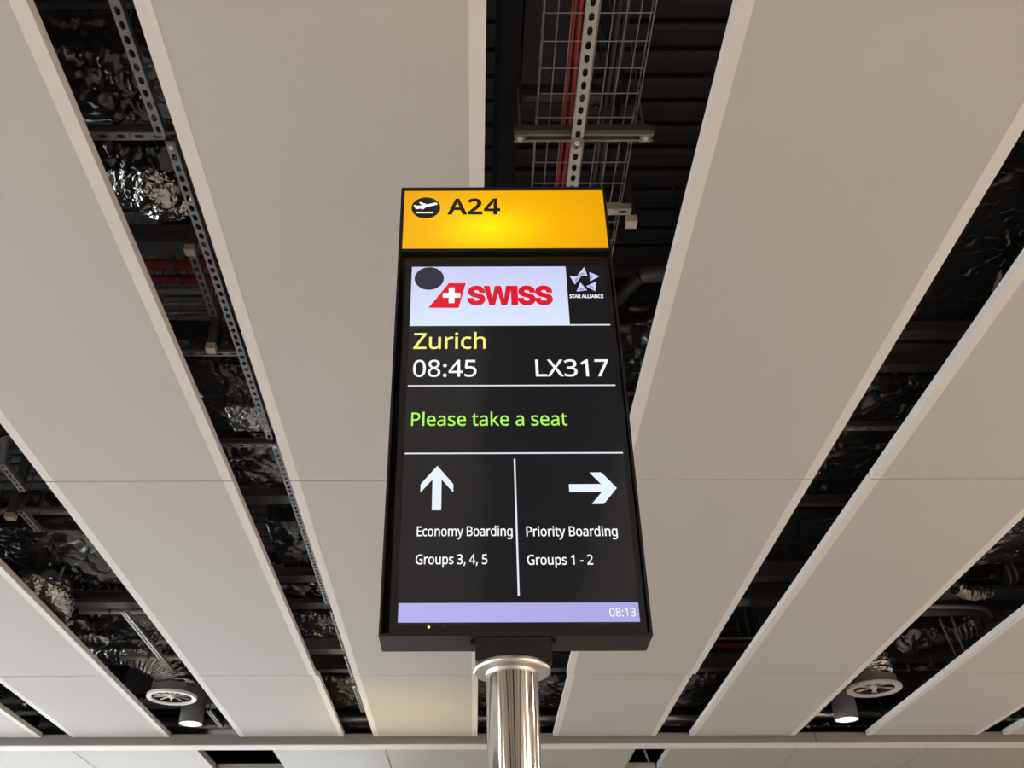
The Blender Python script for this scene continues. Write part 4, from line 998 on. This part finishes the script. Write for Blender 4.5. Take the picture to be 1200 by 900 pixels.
def text(name, s, x0, x1, zb, zc, Y, m, parent, bold=0.0, font=None, track=0):
    """one line of flat lettering: left x0, right x1, baseline zb, cap height line zc"""
    font = font or NOTO
    glyphs = []
    pen = 0
    for ch in s:
        adv, cs_ = glyph_contours(font, ch)
        if cs_:
            glyphs.append([[(px + pen, py) for px, py in c] for c in cs_])
        pen += adv + track
    contours = [c for grp in glyphs for c in grp]
    xs = [p[0] for c in contours for p in c]
    mn, mx = min(xs), max(xs)
    ref = [p[1] for c in glyph_contours(font, 'E')[1] for p in c]
    cap = max(ref)
    sx = (x1 - x0) / (mx - mn)
    sz = (zc - zb) / cap
    off = wloc(parent)
    vs, fs = [], []
    for grp in glyphs:
        area = [sum(c[i - 1][0] * c[i][1] - c[i][0] * c[i - 1][1] for i in range(len(c))) for c in grp]
        sgn = -1 if max(area, key=abs) > 0 else 1
        loops = [swell([((px - mn) * sx, py * sz) for px, py in c], sgn * bold * (zc - zb) * (1.0 if a * sgn < 0 else 0.45)) for c, a in zip(grp, area)]
        pts, edges = [], []
        for c in loops:
            n0 = len(pts)
            pts += [Vector((px * 100, py * 100)) for px, py in c]
            edges += [(n0 + i, n0 + (i + 1) % len(c)) for i in range(len(c))]
        V, _e, F, *_r = delaunay_2d_cdt(pts, edges, [], 0, 1e-6)
        n0 = len(vs)
        vs += [(x0 + p.x / 100 - off.x, Y - off.y, zb + p.y / 100 - off.z) for p in V]
        for f in F:
            cx = sum(V[i].x for i in f) / len(f) / 100
            cy = sum(V[i].y for i in f) / len(f) / 100
            ins = False
            for c in loops:
                for i in range(len(c)):
                    (xa, ya), (xb_, yb_) = c[i - 1], c[i]
                    if (ya > cy) != (yb_ > cy) and cx < (xb_ - xa) * (cy - ya) / (yb_ - ya) + xa:
                        ins = not ins
            if ins:
                fs.append(tuple(n0 + i for i in f))
    me = bpy.data.meshes.new(name)
    me.from_pydata(vs, [], fs)
    me.materials.clear()
    me.materials.append(M[m])
    o = bpy.data.objects.new(name, me)
    COL.objects.link(o)
    o.parent = parent
    return o


def disc(name, cx, cz, r, Y, m, parent, n=48):
    return MB().poly([(cx + r * math.cos(2 * PI * k / n), cz + r * math.sin(2 * PI * k / n)) for k in range(n)], Y).build(name, m, parent)


def quad(name, x0, x1, z0, z1, Y, m, parent):
    return MB().poly([(x0, z0), (x1, z0), (x1, z1), (x0, z1)], Y).build(name, m, parent)


def strips(name, polys, Y, m, parent):
    b = MB()
    for p in polys:
        b.poly(p, Y)
    return b.build(name, m, parent)


disc('symbol_disc', -0.1553, 3.9935, 0.0495, HY, 'print_black', head)
# aeroplane climbing, with two ground strokes
SY = lambda u, w: (u, w)
plane_px = [(-0.1947, 3.9982), (-0.1986, 4.0033), (-0.1942, 4.0063), (-0.1868, 4.0022), (-0.1662, 4.0041), (-0.1236, 4.0171), (-0.1155, 4.0141), (-0.1168, 4.0070), (-0.1600, 3.9940), (-0.1819, 3.9871), (-0.1908, 3.9881)]
strips('take_off_symbol', [plane_px, [(-0.1661, 4.0011), (-0.1805, 4.0174), (-0.1739, 4.0194), (-0.1470, 4.0061)], [(-0.1660, 3.9981), (-0.1484, 4.0020), (-0.1642, 3.9860), (-0.1723, 3.9850)], [(-0.1874, 3.9730), (-0.1287, 3.9728), (-0.1286, 3.9668), (-0.1872, 3.9670)], [(-0.1778, 3.9725), (-0.1777, 3.9680), (-0.1770, 3.9680), (-0.1771, 3.9725)]], HY - 0.0012, 'print_white', head)
text('gate_number', 'A24', -0.0765, 0.0975, 3.9642, 4.0330, HY, 'print_black', head, bold=0.05, track=45)

# screen in its bezel
bz = MB()
bx0, bx1, bz0, bz1 = -0.2165, 0.4555, 2.4815, 3.7585
sx0, sx1, sz0, sz1 = -0.1965, 0.4400, 2.505, 3.733
bz.box(bx0, sx0, 2.476, 2.50, bz0, bz1).box(sx1, bx1, 2.476, 2.50, bz0, bz1)
bz.box(sx0, sx1, 2.476, 2.50, bz0, sz0).box(sx0, sx1, 2.476, 2.50, sz1, bz1)
bezel = bz.build('screen_bezel', 'bezel', sign)
led = MB().lathe(0, 0, [(0.0, 0), (0.0035, 0.0)], 12)
led.v = [(-0.1133 + a, 2.4752 - 0.0006, 2.4999 + b_ - 0.0) for a, b_, c_ in led.v]
disc('status_light', -0.1133, 2.4990, 0.0036, 2.4752, 'em_led', bezel, 14)
disc('sensor_dot', -0.0720, 2.4990, 0.0026, 2.4752, 'led_off', bezel, 12)
scr = MB().box(sx0, sx1, YS, 2.495, sz0, sz1).build('screen', 'screen_black', sign)
SF = YS - 0.0012
SF2 = YS - 0.0022
# carrier's panel with its mark
quad('carrier_panel', -0.1950, 0.3120, 3.4840, 3.7285, SF, 'em_paper', scr)
disc('dark_dot', -0.1373, 3.6780, 0.0480, SF2, 'em_dot', scr)
strips('carrier_tail_mark', [[(-0.1373, 3.5557), (-0.0402, 3.5553), (-0.0176, 3.6574), (-0.0727, 3.6576), (-0.0918, 3.6265), (-0.1160, 3.5877)]], SF2, 'em_red', scr)
cx_, cz_ = -0.0631, 3.6062
ca, cb = 0.0285, 0.0095
strips('white_cross', [[(cx_ - cb, cz_ + ca * 1.12), (cx_ - cb, cz_ + cb), (cx_ - ca, cz_ + cb), (cx_ - ca, cz_ - cb), (cx_ - cb, cz_ - cb), (cx_ - cb, cz_ - ca * 1.12), (cx_ + cb, cz_ - ca * 1.12), (cx_ + cb, cz_ - cb), (cx_ + ca, cz_ - cb), (cx_ + ca, cz_ + cb), (cx_ + cb, cz_ + cb), (cx_ + cb, cz_ + ca * 1.12)]], SF2 - 0.001, 'em_white', scr)
text('carrier_name', 'SWISS', -0.0060, 0.2575, 3.5715, 3.6400, SF2, 'em_red', scr, bold=0.085, font=INTER)
# alliance mark: five facets round a star
tri = [[(0.3730, 3.7253), (0.3490, 3.6905), (0.3811, 3.6886)], [(0.4201, 3.6857), (0.3891, 3.7032), (0.3892, 3.6650)], [(0.4086, 3.6631), (0.3745, 3.6435), (0.4022, 3.6228)], [(0.3561, 3.6597), (0.3420, 3.6222), (0.3755, 3.6274)], [(0.3230, 3.6879), (0.3598, 3.6841), (0.3382, 3.6517)]]
strips('alliance_star', tri, SF, 'em_star', scr)
tri2 = []
for a_, b_, c_ in tri:
    g_ = ((a_[0] + b_[0] + c_[0]) / 3, (a_[1] + b_[1] + c_[1]) / 3)
    tri2.append([((b_[0] * .8 + g_[0] * .2), (b_[1] * .8 + g_[1] * .2)), (c_[0] * .8 + g_[0] * .2, c_[1] * .8 + g_[1] * .2), g_])
strips('alliance_star_facets', tri2, SF2, 'em_star_shade', scr)
text('alliance_name', 'STAR ALLIANCE', 0.3185, 0.4265, 3.5955, 3.6085, SF, 'em_white', scr, bold=0.05)
# lines and messages
quad('divider_line', 0.3120, 0.4400, 3.4840, 3.4885, SF, 'em_line', scr)
text('destination_text', 'Zurich', -0.1800, 0.0445, 3.3945, 3.4550, SF, 'em_yellow', scr, bold=0.012)
text('departure_time_text', '08:45', -0.1785, 0.0150, 3.2895, 3.3510, SF, 'em_white', scr, bold=0.012)
text('flight_number_text', 'LX317', 0.1975, 0.4200, 3.2895, 3.3510, SF, 'em_white', scr, bold=0.012)
quad('divider_line', -0.1930, 0.4370, 3.2540, 3.2582, SF, 'em_line', scr)
text('instruction_text', 'Please take a seat', -0.1785, 0.2830, 3.1140, 3.1595, SF, 'em_green', scr, bold=0.010)
quad('divider_line', -0.1940, 0.4390, 3.0178, 3.0222, SF, 'em_line', scr)
quad('divider_line', 0.1212, 0.1262, 2.5840, 3.0010, SF, 'em_line', scr)
ax_, at_ = -0.0990, 2.9790
strips('arrow_up', [[(ax_, at_), (ax_ + 0.0465, at_ - 0.0600), (ax_ + 0.0465, at_ - 0.0860), (ax_ + 0.0130, at_ - 0.0440), (ax_ + 0.0130, at_ - 0.1415), (ax_ - 0.0130, at_ - 0.1415), (ax_ - 0.0130, at_ - 0.0440), (ax_ - 0.0465, at_ - 0.0860), (ax_ - 0.0465, at_ - 0.0600)]], SF, 'em_arrow', scr)
rx_, rz_ = 0.4110, 2.9055
strips('arrow_right', [[(rx_, rz_), (rx_ - 0.0400, rz_ + 0.0500), (rx_ - 0.0740, rz_ + 0.0500), (rx_ - 0.0430, rz_ + 0.0125), (rx_ - 0.1350, rz_ + 0.0125), (rx_ - 0.1350, rz_ - 0.0125), (rx_ - 0.0430, rz_ - 0.0125), (rx_ - 0.0740, rz_ - 0.0500), (rx_ - 0.0400, rz_ - 0.0500)]], SF, 'em_arrow', scr)
text('boarding_text', 'Economy Boarding', -0.1515, 0.1115, 2.7583, 2.7873, SF, 'em_white', scr, bold=0.016)
text('boarding_text', 'Priority Boarding', 0.1505, 0.4010, 2.7570, 2.7862, SF, 'em_white', scr, bold=0.016)
text('group_text', 'Groups 3, 4, 5', -0.1525, 0.0412, 2.6755, 2.7035, SF, 'em_white', scr, bold=0.016)
text('group_text', 'Groups 1 - 2', 0.1500, 0.3275, 2.6730, 2.7015, SF, 'em_white', scr, bold=0.016)
quad('status_bar', -0.1945, 0.4385, 2.5120, 2.5650, SF, 'em_bar', scr)
text('clock_text', '08:13', 0.3610, 0.4290, 2.5265, 2.5495, SF2, 'em_white', scr, bold=0.008)
